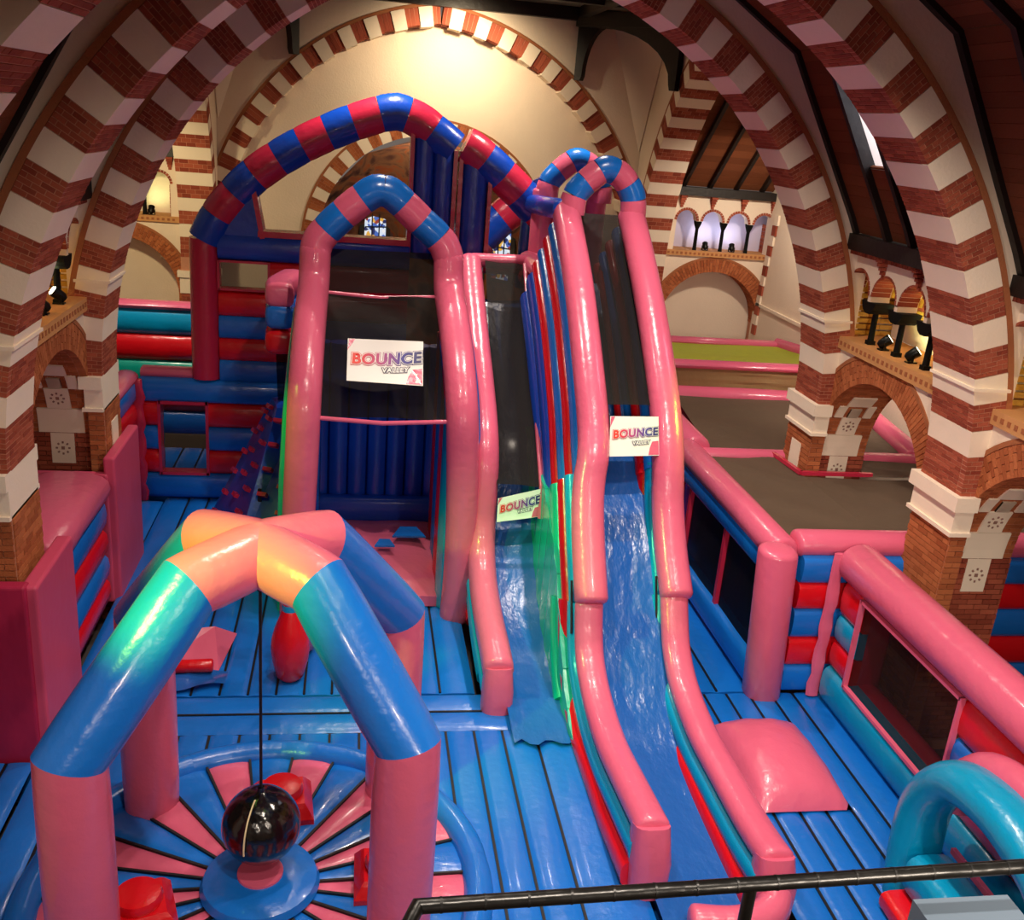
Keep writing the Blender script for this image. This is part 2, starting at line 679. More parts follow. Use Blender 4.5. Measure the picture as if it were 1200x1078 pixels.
def half_ring(par, O, U, D, depth, tend, single=0, nf=3, proud=0., coarse=False, start=0):
    """banded half arch: stone blocks and brick bands"""
    U, D = V(U), V(D)
    O2 = V(O) + U * OC + V((0, 0, ZC))
    k = start
    mort = MB()
    bl = []
    t = 0.0
    while t < tend:
        t1 = min(tend, T0 + BAND * (k + 1))
        if k % 2 == 0:
            arc_block(mort, O2, U, D, R0 + .006, R1 - .006, t, t1, .006, depth - .006)
            bl += arc_bricks(O2, U, D, R0, R1, t, t1, 0, depth, course=(.058 if not coarse else .11), nfront=nf)
        else:
            s = MB()
            arc_block(s, O2, U, D, R0 - proud, R1, t + .0006, t1 - .0006, -proud * .6, depth)
            s.build('stone_block', 'stone', par)
        t = t1
        k += 1
    mort.build('mortar_bed', 'mortar', par, kind='stuff')
    e = MB()
    arc_block(e, O2, U, D, R1, R1 + .075, 0, tend, .0, depth, n=40)
    e.build('edging', 'edging', par)
    if single:
        bl.sort(key=lambda q: (q[0] - V((0, 0, CH))).length)
    lay(bl, par, 'brick', single)


def pier(par, s, Yf, dep, zb, single=0, zt=ZC, panel=False):
    """pier below the springing: brick shaft, white capital"""
    xf = AX + s * HW
    xb = XR + .02 if s > 0 else XL - .02
    x0, x1 = min(xf, xb), max(xf, xb)
    m = MB()
    m.box((x0 + .004, Yf + .004, zb), (x1, Yf + dep - .004, 2.72))
    m.build('shaft', 'mortar', par)
    c = MB()
    c.box((x0 - .03, Yf - .03, 2.74), (x1, Yf + dep + .03, 3.02))
    c.build('capital', 'stone', par)
    c = MB()
    c.box((x0 - .06, Yf - .06, 2.69), (x1, Yf + dep + .06, 2.74))
    c.box((x0 - .085, Yf - .085, 3.02), (x1, Yf + dep + .085, 3.2))
    c.build('capital_moulding', 'stone', par)
    sk = None
    if s > 0:
        bl = face_bricks((xf, Yf, zb), (0, 1, 0), (0, 0, 1), dep, 2.7 - zb, (-1, 0, 0), skip=sk)
    else:
        bl = face_bricks((xf, Yf, zb), (0, 1, 0), (0, 0, 1), dep, 2.7 - zb, (1, 0, 0), skip=sk)
    bl += face_bricks((x0, Yf, zb), (1, 0, 0), (0, 0, 1), x1 - x0, 2.7 - zb, (0, -1, 0))
    if panel:
        p = MB()
        p.box((xf - .03 if s > 0 else xf - .02, Yf + .28, zb), (xf + .02 if s > 0 else xf + .03, Yf + .62, 2.45))
        p.build('stone_panel', 'stone', par)
    lay(bl, par, 'brickor', single)
    # string course at 4.5
    return


# transverse nave arches
XR, XL = 7.4, -3.66
arch_words = {9.95: 'near', 13.85: 'far', 6.05: 'nearest'}
DEP = .88
ti = 1
for Yf in (13.85, 9.95, 6.05):
    for s in (1, -1):
        side = 'right' if s > 0 else 'left'
        lab = {13.85: 'second striped brick and stone nave arch from the gallery, %s half beside the slides',
               9.95: 'first fully seen striped brick and stone nave arch, %s half rising from its pier',
               6.05: 'striped nave arch closest overhead, %s half cut by the picture corner'}[Yf] % side
        a = struct('trim_%d' % ti, lab)
        ti += 1
        half_ring(a, (AX, Yf, 0), (s, 0, 0), (0, 1, 0), DEP, TMAX - .002, single=(280 if Yf == 9.95 else 0), coarse=False)
        if Yf != 6.05:
            pier(a, s, Yf, DEP, -.6 if s > 0 else -.6, 0, panel=(Yf == 13.85))
        # moulding line at 4.5 m
        u = OC + math.sqrt(R0 ** 2 - (4.5 - ZC) ** 2)
        mo = MB()
        xa, xb = sorted((AX + s * (u - .03), AX + s * (u + .44)))
        mo.box((xa, Yf - .035, 4.5), (xb, Yf + DEP + .02, 4.535))
        mo.build('moulding', 'stone', a)
        # spandrel
        us = [OC + (R1 + .07) * math.cos(t) for t in [i / 40 * (TMAX - .06) for i in range(41)]]
        smp = []
        for i in range(36):
            uu = 5.72 - 5.72 * i / 35
            zb = ring_out(uu, R1 + .07) if uu < OC + R1 + .07 else 2.7
            smp.append((uu, min(zb, roof_z(uu) - .02), roof_z(uu)))
        w = MB()
        colwall(w, (AX, Yf + .04, 0), (s, 0, 0), (0, 1, 0), smp, DEP - .08)
        w.build('spandrel', 'plaster', a)
        # timber along the roof line on both faces
        tb = MB()
        for yy in (Yf - .05, Yf + DEP - .05):
            for (a0, z0), (b0, z1) in zip(ROOF, ROOF[1:]):
                tb.bar((AX + s * a0, yy + .05, z0), (AX + s * b0, yy + .05, z1), .1, .13, (0, 1, 0))
        tb.build('wall_rafter', 'timber', a)


# arcade and triforium walls
def flower(par, P, U, Vv, N, r):
    P, U, Vv, N = V(P), V(U).normalized(), V(Vv).normalized(), V(N).normalized()
    mb = MB()
    for k in range(8):
        a = 2 * PI * k / 8
        mb.obox(P + (U * math.cos(a) + Vv * math.sin(a)) * r, (U * math.cos(a) + Vv * math.sin(a)) * r * .17, (Vv * math.cos(a) - U * math.sin(a)) * r * .14, N * .004)
    mb.obox(P, U * r * .25, Vv * r * .25, N * .006)
    mb.build('flower_emblem', 'flower', par)


def arcade(par, s, Yc, xw, visible_front=True, single=0):
    """one bay of the side wall: opening of radius 1.55 centred on Yc, triforium with four arches above"""
    D = V((s, 0, 0))
    ra, rb, zs = 1.55, 1.93, 2.28
    th = .9
    y0, y1 = Yc - 1.95, Yc + 1.95
    smp = []
    N = 40
    for i in range(N + 1):
        y = -1.95 + 3.9 * i / N
        q = rb * rb - y * y
        smp.append((y, zs + math.sqrt(q) - .01 if q > 0 else zs, 4.12))
    w = MB()
    colwall(w, (xw, Yc, 0), (0, 1, 0), D, smp, th)
    w.build('arcade_wall', 'plaster', par)
    # jamb blocks below the springing on both sides
    j = MB()
    for a, b in ((-1.95, -1.57), (1.57, 1.95)):
        j.box((min(xw, xw + s * th) + .012, Yc + a, -.6), (max(xw, xw + s * th) - .012, Yc + b, zs))
    j.build('jamb_core', 'mortar', par)
    bl = []
    mort = MB()
    for sg in (1, -1):
        arc_block(mort, (xw, Yc, zs), (0, sg, 0), D, ra + .012, rb - .01, 0, PI / 2, .012, th - .012, n=12)
        if sg > 0:
            bl += arc_bricks((xw, Yc, zs), (0, sg, 0), D, ra, rb, 0, PI / 2, -.01, th, course=.062, nfront=2)
        else:
            bl += arc_bricks((xw, Yc, zs), (0, sg, 0), D, ra, rb, 0, PI / 2, -.01, .2, course=.062, nfront=2)
    mort.build('arch_mortar', 'mortar', par, kind='stuff')
    bd = []
    # vertical jamb brickwork: face to nave, and reveal of the far jamb
    zl = -.4
    if s > 0:
        bd += face_bricks((xw, Yc + 1.55, zl), (1, 0, 0), (0, 0, 1), th, zs - zl, (0, -1, 0))
        bd += face_bricks((xw, Yc + 1.55, zl), (0, 1, 0), (0, 0, 1), .38, zs - zl, (-1, 0, 0))
    else:
        bd += face_bricks((xw - th, Yc + 1.55, zl), (1, 0, 0), (0, 0, 1), th, zs - zl, (0, -1, 0))
        bd += face_bricks((xw, Yc + 1.55, zl), (0, 1, 0), (0, 0, 1), .38, zs - zl, (1, 0, 0))
    lay([b for b in bl if True], par, 'brickor' if False else 'brickor', single)
    lay(bd, par, 'brick', 0)
    e = MB()
    arc_block(e, (xw, Yc, zs), (0, 1, 0), D, rb, rb + .06, 0, PI, -.02, .05, n=40)
    e.build('edging', 'edging', par)
    # pale panels on the far half of the soffit
    X0 = xw + s * .45

    def soff(t0, t1, half, nm='stone_panel', n=3):
        m = MB()
        if t0 < 0:
            m.box((min(X0 - half, X0 + half), Yc + 1.55 - .022, zs + t0 * 1.55), (max(X0 - half, X0 + half), Yc + 1.56, zs + t1 * 1.55))
        else:
            arc_block(m, (X0, Yc, zs), (0, 1, 0), (1, 0, 0), ra - .022, ra + .02, t0, t1, -half, half, n=n)
        m.build(nm, 'stone', par)
    soff(-.30, -.005, .16)
    soff(0, .24, .31)
    soff(.245, .47, .16)
    soff(.475, .60, .09)
    soff(.475, .60, .09)
    for q in (-1, 1):
        m = MB()
        arc_block(m, (X0 + q * .24, Yc, zs), (0, 1, 0), (1, 0, 0), ra - .022, ra + .02, .475, .64, -.07, .07)
        m.build('stone_panel', 'stone', par)
    soff(.645, .80, .2)
    flower(par, (X0, Yc + 1.55 - .028, zs - .15 * 1.55), (1, 0, 0), (0, 0, 1), (0, -1, 0), .085)
    tt = .36
    flower(par, (X0, Yc + (ra - .028) * math.cos(tt), zs + (ra - .028) * math.sin(tt)), (1, 0, 0), (0, -math.sin(tt), math.cos(tt)), (0, -math.cos(tt), -math.sin(tt)), .085)
    # sill with mosaic squares
    sl = MB()
    xa, xb = sorted((xw - s * .06, xw + s * .85))
    sl.box((xa, y0 + .4, 4.12), (xb, y1 - .4 + .35, 4.3))
    sl.build('sill', 'sill', par)
    q = MB()
    n = 26
    for i in range(n):
        y = y0 + .5 + (3.3) * i / n
        q.obox((xw - s * .062, y, 4.21), (.006, 0, 0), (0, .028, 0), (0, 0, .03))
    q.build('mosaic_squares', 'edging', par, kind='stuff')
    # triforium: wall with four arched openings
    zb, zt = 4.3, 5.62
    cen = [Yc + (i - 1.5) * .76 for i in range(4)]
    ro = .335
    spr = 5.0
    smp = []
    y = y0
    ys = [y0]
    for c in cen:
        ys += [c - ro - .001] + [c - ro * math.cos(PI * i / 10) for i in range(11)] + [c + ro + .001]
    ys.append(y1)
    for yy in ys:
        z = zb
        ins = None
        for c in cen:
            if abs(yy - c) <= ro + 1e-6:
                ins = c
        zz = spr + math.sqrt(max(0, ro * ro - (yy - ins) ** 2)) if ins is not None else spr
        smp.append((yy - Yc, zz, zt))
    w = MB()
    colwall(w, (xw, Yc, 0), (0, 1, 0), D, smp, .3)
    w.box((min(xw, xw + s * .3), y0, zb), (max(xw, xw + s * .3), cen[0] - ro, spr))
    w.box((min(xw, xw + s * .3), cen[-1] + ro, zb), (max(xw, xw + s * .3), y1, spr))
    w.build('triforium_wall', 'plaster', par)
    # niche behind
    nb = MB()
    nb.box((min(xw + s * .86, xw + s * .9), y0, zb), (max(xw + s * .86, xw + s * .9), y1, zt))
    nb.build('niche_back', 'plaster', par)
    # voussoirs of each opening and the far jamb, in banded brick
    bb = []
    for c in cen:
        bb += arc_bricks((xw, c, spr), (0, 1, 0), D, ro - .012, ro + .03, .02, PI - .02, -.006, .29, course=.07, nfront=1, t=.29)
    lay(bb, par, 'brick', 0)
    jb = []
    for z in range(8):
        if z % 2 == 0:
            pass
        jb += face_bricks((min(xw, xw + s * .86), cen[-1] + ro - .01, zb + z * .095), (1, 0, 0), (0, 0, 1), .86, .08, (0, -1, 0), bh=.075)
    lay(jb, par, 'brickyel', 0)
    b1, b2 = [], []
    for q in range(11):
        fb = face_bricks((xw + s * .86, y0 + .45, 4.62 + q * .07), (0, 1, 0), (0, 0, 1), 3.3, .07, (-s, 0, 0), bh=.06)
        (b1 if q % 3 == 0 else b2).extend(fb)
    lay(b1, par, 'brick')
    lay(b2, par, 'brickyel')
    # vaults behind each opening in alternating red and yellow courses
    h1, h2 = [], []
    for c in cen:
        for q in range(7):
            d0 = .3 + q * .08
            (h1 if q % 2 else h2).extend(arc_bricks((xw + s * d0, c, spr), (0, 1, 0), D, ro, ro + .06, .02, PI - .02, 0, .075, course=.14, nfront=1, t=.07))
    lay(h1, par, 'brick')
    lay(h2, par, 'brickyel')
    for i in range(3):
        yc = (cen[i] + cen[i + 1]) / 2
        xc = xw + s * .15
        m = MB()
        m.box((xc - .055, yc - .055, zb), (xc + .055, yc + .055, zb + .06))
        m.lathe([(.05, .05), (.045, .12), (.042, .48)], (xc, yc, zb), 10)
        m.build('column_shaft', 'ironcol', par, True)
        m = MB()
        pr = [(-.06, 4.76), (-.13, 4.8), (-.17, 4.86), (-.2, 4.93), (.2, 4.93), (.17, 4.86), (.13, 4.8), (.06, 4.76)]
        m.prism([(xc - .15, yc + a, z) for a, z in pr], (.3, 0, 0))
        m.build('column_capital', 'ironcol', par)
        m = MB()
        m.box((min(xw, xw + s * .3), yc - .042, 4.93), (max(xw, xw + s * .3), yc + .042, 5.02))
        m.build('impost', 'plaster', par)
    # corbels under the cornice
    for i in range(4):
        yy = y0 + .5 + i * .97
        for k in range(5):
            pass
        m = MB()
        for k in range(5):
            hw = .026 + .008 * k
            m.box((min(xw, xw - s * (.03 + .026 * k)), yy - hw, 5.3 + k * .058), (max(xw, xw - s * (.03 + .026 * k)), yy + hw, 5.3 + k * .058 + .05))
        m.build('corbel', 'brick', par)
    c = MB()
    xa, xb = sorted((xw - s * .2, xw + s * .3))
    c.box((xa, y0 + .5, 5.61), (xb, y1 - .5 + .06 + .4, 5.84))
    c.build('cornice_beam', 'timber', par)
    c = MB()
    n = 44
    for i in range(n):
        yy = y0 + .5 + 3.3 * i / n
        c.obox((xw - s * .07, yy, 5.575), (.06, 0, 0), (0, .022, 0), (0, 0, .03))
    c.build('dentil_course', 'brick', par, kind='stuff')


wr = struct('wall_right', 'right nave wall with brick arcade and lit triforium openings')
for Yc in (12.55, 8.65):
    b = struct('trim_%d' % ti, 'right nave bay with round brick arch and four small arches above, ' + ('beyond the first pier' if Yc > 10 else 'nearest the camera'))
    ti += 1
    arcade(b, 1, Yc, XR)
wl = struct('wall_left', 'left nave wall behind the piers')
for Yc in (12.55, 8.65):
    b = struct('trim_%d' % ti, 'left nave bay with round brick arch and four small arches above, ' + ('beyond the first pier' if Yc > 10 else 'nearest the camera'))
    ti += 1
    arcade(b, -1, Yc, XL)
# plain continuation of the nave behind the camera, and upper wall strips
for par, x, s in ((wr, XR, 1), (wl, XL, -1)):
    m = MB()
    m.box((min(x, x + s * .3), -4, -.6), (max(x, x + s * .3), 6.68, 5.85))
    m.build('plain_wall', 'plaster', par)
wb = struct('wall_back', 'rear wall of the nave behind the gallery')
m = MB()
m.box((-4, -4.3, -.6), (8, -4, 11))
m.build('plain_wall', 'plaster', wb)
# outer aisle walls
wo = struct('wall_aisle_right', 'pale outer wall of the right aisle and transept')
m = MB()
m.box((11.1, -4, -.6), (11.4, 26, 6.0))
m.box((10.85, 15.5, -.6), (11.12, 25.6, 6.0))
m.build('plain_wall', 'plaster', wo)
m = MB()
m.box((11.05, 6, 2.78), (11.1, 15.5, 2.86))
m.box((10.80, 15.5, 2.78), (10.86, 25.4, 2.86))
m.build('string_course', 'stone', wo)
wo2 = struct('wall_aisle_left', 'pale outer wall of the left aisle')
m = MB()
m.box((-7.6, -4, -.6), (-7.3, 26, 6.0))
m.build('plain_wall', 'plaster', wo2)
fl = struct('floor', 'dark church floor under the inflatables')
m = MB()
m.box((-8, -4.3, -.75), (12, 33, -.6))
m.build('floor_slab', 'floorgrey', fl)
# ceilings of aisles
ce = struct('ceiling_aisle', 'plain low ceiling over the aisles')
m = MB()
m.box((8.3, -4, 4.5), (11.1, 14.8, 4.6))
m.box((-7.3, -4, 4.5), (-4.5, 14.8, 4.6))
m.build('plain_ceiling', 'plaster', ce)


# nave roof: planks and rafters per bay
def roof_bay(par, s, ya, yb, sky=False):
    segs = [(ROOF[0], ROOF[1]), (ROOF[1], ROOF[2]), (ROOF[2], ROOF[3])]
    hole = (6.78, 8.0, yb - 1.95, yb - 1.0) if sky else None
    for gi, ((a, za), (b, zb)) in enumerate(segs):
        L = math.hypot(b - a, zb - za)
        n = max(1, round(L / .165))
        nrm = V((s * (zb - za), 0, (a - b))).normalized()
        for i in range(n):
            f0, f1 = i / n, (i + 1) / n
            p0 = V((AX + s * (a + (b - a) * f0), 0, za + (zb - za) * f0))
            p1 = V((AX + s * (a + (b - a) * f1), 0, za + (zb - za) * f1))
            zc = (p0.z + p1.z) / 2
            runs = [(ya, yb)]
            if hole and gi == 1 and hole[0] < zc < hole[1]:
                runs = [(ya, hole[2]), (hole[3], yb)]
            for r0, r1_ in runs:
                mb = MB()
                c = (p0 + p1) / 2
                t = (p1 - p0) * .488
                mb.obox(V((c.x, (r0 + r1_) / 2, c.z)) + nrm * .03, t, (0, (r1_ - r0) / 2, 0), nrm * .02)
                mb.build('plank', 'plank', par)
    for y in (yb - .98, yb - 1.63, yb - 2.3, ya + .1):
        mb = MB()
        for (a, za), (b, zb) in segs:
            mb.bar((AX + s * a, y, za), (AX + s * b, y, zb), .09, .16, (0, 1, 0) if False else (0, 0, 1) if abs(a - b) > .2 else (1, 0, 0))
        mb.build('rafter', 'timber', par)
    if sky:
        a, za = ROOF[1]
        b, zb = ROOF[2]

        def P(z, out, y):
            f = (z - za) / (zb - za)
            nn = V((s * (zb - za), 0, (a - b))).normalized()
            return V((AX + s * (a + (b - a) * f), y, z)) + nn * out
        mb = MB()
        z0, z1, y0, y1 = hole
        for q in ([P(z0, 0, y0), P(z0, 0, y1), P(z0, .8, y1), P(z0, .8, y0)], [P(z1, 0, y0), P(z1, .8, y0), P(z1, .8, y1), P(z1, 0, y1)],
                  [P(z0, 0, y0), P(z0, .8, y0), P(z1, .8, y0), P(z1, 0, y0)], [P(z0, 0, y1), P(z1, 0, y1), P(z1, .8, y1), P(z0, .8, y1)]):
            o = len(mb.v)
            mb.add(q, [(0, 1, 2, 3)])
        win = struct('window_1', 'skylight shaft in the right roof slope between the two arches')
        mb.build('skylight_reveal', 'skyshaft', win)
        g = MB()
        g.add([P(z0, .8, y0), P(z0, .8, y1), P(z1, .8, y1), P(z1, .8, y0)], [(0, 1, 2, 3)])
        g.build('pane', 'daylight', win)


rf = struct('ceiling', 'dark boarded timber nave roof with black rafters')
roof_bay(rf, 1, 10.83, 13.85, True)
roof_bay(rf, 1, 6.93, 9.95)
rf2 = struct('ceiling_left', 'left slope of the boarded nave roof')
roof_bay(rf2, -1, 10.83, 13.85)
roof_bay(rf2, -1, 6.93, 9.95)
m = MB()
for s in (1, -1):
    for (a, za), (b, zb) in zip(ROOF, ROOF[1:]):
        m.add([(AX + s * a, -4, za), (AX + s * b, -4, zb), (AX + s * b, 6.05, zb), (AX + s * a, 6.05, za)], [(0, 1, 2, 3)])
m.build('rear_roof', 'plank', rf2)

# ---- crossing: transept arches (in the planes of the nave walls), their walls, chancel arch
CY = 19.95
for s in (1, -1):
    sd = 'right' if s > 0 else 'left'
    a = struct('trim_%d' % ti, 'striped arch opening from the crossing into the %s transept' % sd)
    ti += 1
    xw = AX + s * HW
    half_ring(a, (xw, CY, 0), (0, 1, 0), (s, 0, 0), .85, TMAX - .002, nf=2, coarse=True)
    half_ring(a, (xw, CY, 0), (0, -1, 0), (s, 0, 0), .85, TMAX - .002, nf=1, coarse=True)
    w = MB()
    smp = []
    for i in range(61):
        y = -5.12 + (6.05 + 5.12) * i / 60
        zb = ring_out(y, R1 + .06) if abs(y) < OC + R1 + .06 else -.6
        smp.append((y, max(zb, -.6), 10.2))
    colwall(w, (xw + s * .03, CY, 0), (0, 1, 0), (s, 0, 0), smp, .8)
    w.build('crossing_wall', 'plaster', a)
    j = MB()
    xa, xb = sorted((xw, xw + s * .85))
    j.box((xa, CY + 5.33, -.6), (xb, CY + 6.05, ZC))
    j.build('pier_core', 'mortar', a)
    bl = face_bricks((xa, CY + 5.33, 0), (1, 0, 0), (0, 0, 1), .85, 2.5, (0, -1, 0))
    lay(bl, a, 'brick')
    c = MB()
    c.box((xa - .08, CY + 5.25, 2.7), (xb + .05, CY + 6, 2.86))
    c.box((xa - .03, CY + 5.30, 2.3), (xb + .03, CY + 6, 2.7))
    c.build('capital', 'stone', a)
    p = MB()
    p.box((xb - .3, CY + 5.31, 1.2), (xb - .06, CY + 5.5, 2.15))
    p.build('stone_panel', 'stone', a)

a = struct('trim_%d' % ti, 'striped chancel arch at the end of the crossing with projecting white blocks')
ti += 1
for s in (1, -1):
    half_ring(a, (AX, 26.0, 0), (s, 0, 0), (0, 1, 0), .62, TMAX - .002, nf=1, proud=.05, coarse=True)
wc = struct('wall_chancel', 'plaster wall above the chancel arch and the lit tympanum within it')
m = MB()
for s in (1, -1):
    smp = []
    for i in range(41):
        u = 5.5 - 5.5 * i / 40
        zb = ring_out(u, R1 + .06) if u < OC + R1 + .06 else -.6
        smp.append((u, zb, 10.4))
    colwall(m, (AX, 26.04, 0), (s, 0, 0), (0, 1, 0), smp, .5)
m.build('spandrel', 'plaster', wc)
# tympanum with the apse opening
AZ, AR0, AR1 = 3.55, 2.92, 3.30
m = MB()
for s in (1, -1):
    smp = []
    for i in range(61):
        u = 5.4 - 5.4 * i / 60
        zb = AZ + math.sqrt(AR1 ** 2 - u * u) if u < AR1 else -.6
        smp.append((u, zb, ring_out(u, R0 + .2) if u < 5.4 else 4))
    colwall(m, (AX, 26.6, 0), (s, 0, 0), (0, 1, 0), smp, .3)
m.build('tympanum', 'plaster', wc)
a = struct('trim_%d' % ti, 'smaller striped apse arch inside the chancel wall')
ti += 1
k = 0
nb_ = 34
for i in range(nb_):
    t0, t1 = PI * i / nb_, PI * (i + 1) / nb_
    mb = MB()
    arc_block(mb, (AX, 26.56, AZ), (1, 0, 0), (0, 1, 0), AR0, AR1, t0 + .002, t1 - .002, 0, .45)
    if i % 2:
        mb.build('stone_block', 'stone', a)
    else:
        mb2 = MB()
        arc_block(mb2, (AX, 26.57, AZ), (1, 0, 0), (0, 1, 0), AR0 + .01, AR1 - .005, t0, t1, 0, .43)
        mb2.build('mortar_bed', 'mortar', a)
        lay(arc_bricks((AX, 26.56, AZ), (1, 0, 0), (0, 1, 0), AR0, AR1, t0, t1, 0, .44, course=.07, nfront=2), a, 'brickor')
e = MB()
arc_block(e, (AX, 26.56, AZ), (1, 0, 0), (0, 1, 0), AR1, AR1 + .06, 0, PI, 0, .1, n=40)
e.build('edging', 'edging', a)
# apse: painted curved wall with stained-glass windows
ap = struct('wall_apse', 'painted apse wall with dark mural behind the inner arch')
m = MB()
vs, fs = [], []
NA = 24
for i in range(NA + 1):
    t = PI * i / NA
    for j in range(9):
        z = -.6 + j * .8 if j < 6 else None
        if j < 6:
            r = 3.1
        else:
            f = (j - 5) / 3.2
            z = 3.4 + 3.0 * math.sin(f * PI / 2)
            r = 3.1 * math.cos(f * PI / 2)
        vs.append((AX + r * math.cos(t), 27.0 + r * math.sin(t) * .8, z))
for i in range(NA):
    for j in range(8):
        fs.append((i * 9 + j, (i + 1) * 9 + j, (i + 1) * 9 + j + 1, i * 9 + j + 1))
m.add(vs, fs)
m.build('painted_shell', 'mural', ap, True)
wi = 2
for deg, zb, zt, hw in ((152, 3.3, 5.35, .26), (118, 2.6, 4.7, .33), (62, 2.6, 4.7, .33), (40, 2.6, 4.9, .3)):
    t = math.radians(deg)
    P = V((AX + 3.0 * math.cos(t), 27.0 + 2.4 * math.sin(t), 0))
    n = V((-math.cos(t), -math.sin(t) * 1.2, 0)).normalized()
    U = V((n.y, -n.x, 0)) * -1
    wdo = struct('window_%d' % wi, 'stained glass window with round head in the apse, ' + ('leftmost', 'second from left', 'third from left', 'rightmost')[wi - 2])
    wi += 1

    def arch_poly(h, z0, z1, off):
        pts = [P + U * -h + V((0, 0, z0)), P + U * h + V((0, 0, z0))]
        pts += [P + U * (h * math.cos(PI * i / 10)) + V((0, 0, z1 - h + h * math.sin(PI * i / 10))) for i in range(11)]
        return [q + n * off for q in pts]
    mb = MB()
    mb.prism(arch_poly(hw + .16, zb - .1, zt + .16, 0), n * .04)
    mb.build('window_surround', 'darkoval', wdo)
    mb = MB()
    mb.prism(arch_poly(hw, zb, zt, .05), n * .02)
    mb.build('pane', 'stained', wdo)
    mb = MB()
    for q in range(1, 5):
        z = zb + (zt - zb - hw) * q / 4.4
        mb.obox(P + n * .08 + V((0, 0, z)), U * hw, V((0, 0, .018)), n * .012)
    for q in (-.34, .34):
        mb.obox(P + n * .08 + U * (hw * q) + V((0, 0, (zb + zt) / 2)), U * .015, V((0, 0, (zt - zb) / 2 - .05)), n * .012)
    mb.build('glazing_bar', 'lead', wdo)

# crossing ceiling, beams, brackets, squinches
cc = struct('ceiling_crossing', 'dark boarded ceiling over the crossing')
for i in range(28):
    mb = MB()
    mb.box((-3.5, 14.8 + i * .4, 9.86), (7.3, 14.8 + i * .4 + .385, 9.92))
    mb.build('plank', 'plank', cc)
bm_ = struct('trim_%d' % ti, 'black timber beams and curved brackets carrying the crossing ceiling')
ti += 1


def beam(p0, p1, w=.24, h=.3):
    mb = MB()
    mb.bar(p0, p1, w, h)
    mb.build('beam', 'timber', bm_)


beam((-3.5, 25.85, 9.62), (7.2, 25.85, 9.62))
beam((-3.4, 23.2, 9.72), (7.1, 23.2, 9.72))
for s in (1, -1):
    beam((AX + s * 3.4, 25.85, 9.5), (AX + s * 5.3, 23.2, 9.45), .26, .34)
    beam((AX + s * 5.2, 15, 9.55), (AX + s * 5.2, 25.8, 9.55))
    beam((AX + s * 3.45, 25.7, 9.66), (AX + s * 3.45, 20, 9.66), .2, .25)

    def bracket(P, dirv, h, w, th=.2):
        """post down the wall with a quarter-curve brace"""
        P, dirv = V(P), V(dirv).normalized()
        pts = [P, P + V((0, 0, -h)), P + dirv * .16 + V((0, 0, -h))]
        for i in range(9):
            t = i / 8 * PI / 2
            pts.append(P + dirv * (w - (w - .2) * math.cos(t)) + V((0, 0, -h * .92 + (h * .92 - .14) * math.sin(t))))
        pts.append(P + dirv * w)
        sd = V((dirv.y, -dirv.x, 0)) * th
        mb = MB()
        mb.prism([q - sd / 2 for q in pts], sd)
        mb.build('bracket', 'timber', bm_)
    bracket((AX + s * 3.45, 25.95, 9.5), (s * .6, -.5, 0), 1.4, .8)
    bracket((AX + s * 5.28, 23.2, 9.45), (-s * .57, .82, 0), 1.5, 2.7)
    sq = MB()
    A_, B_, C_ = V((AX + s * 4.2, 26.02, 9.8)), V((AX + s * 5.34, 24.4, 9.8)), V((AX + s * 5.32, 26.0, 6.5))
    D1 = V((s * .2, .2, 0))
    sq.add([A_, B_, C_, A_ + D1, B_ + D1, C_ + D1], [(0, 1, 2), (3, 5, 4), (0, 3, 4, 1), (1, 4, 5, 2), (2, 5, 3, 0)])
    sq.build('squinch', 'plaster', wc)


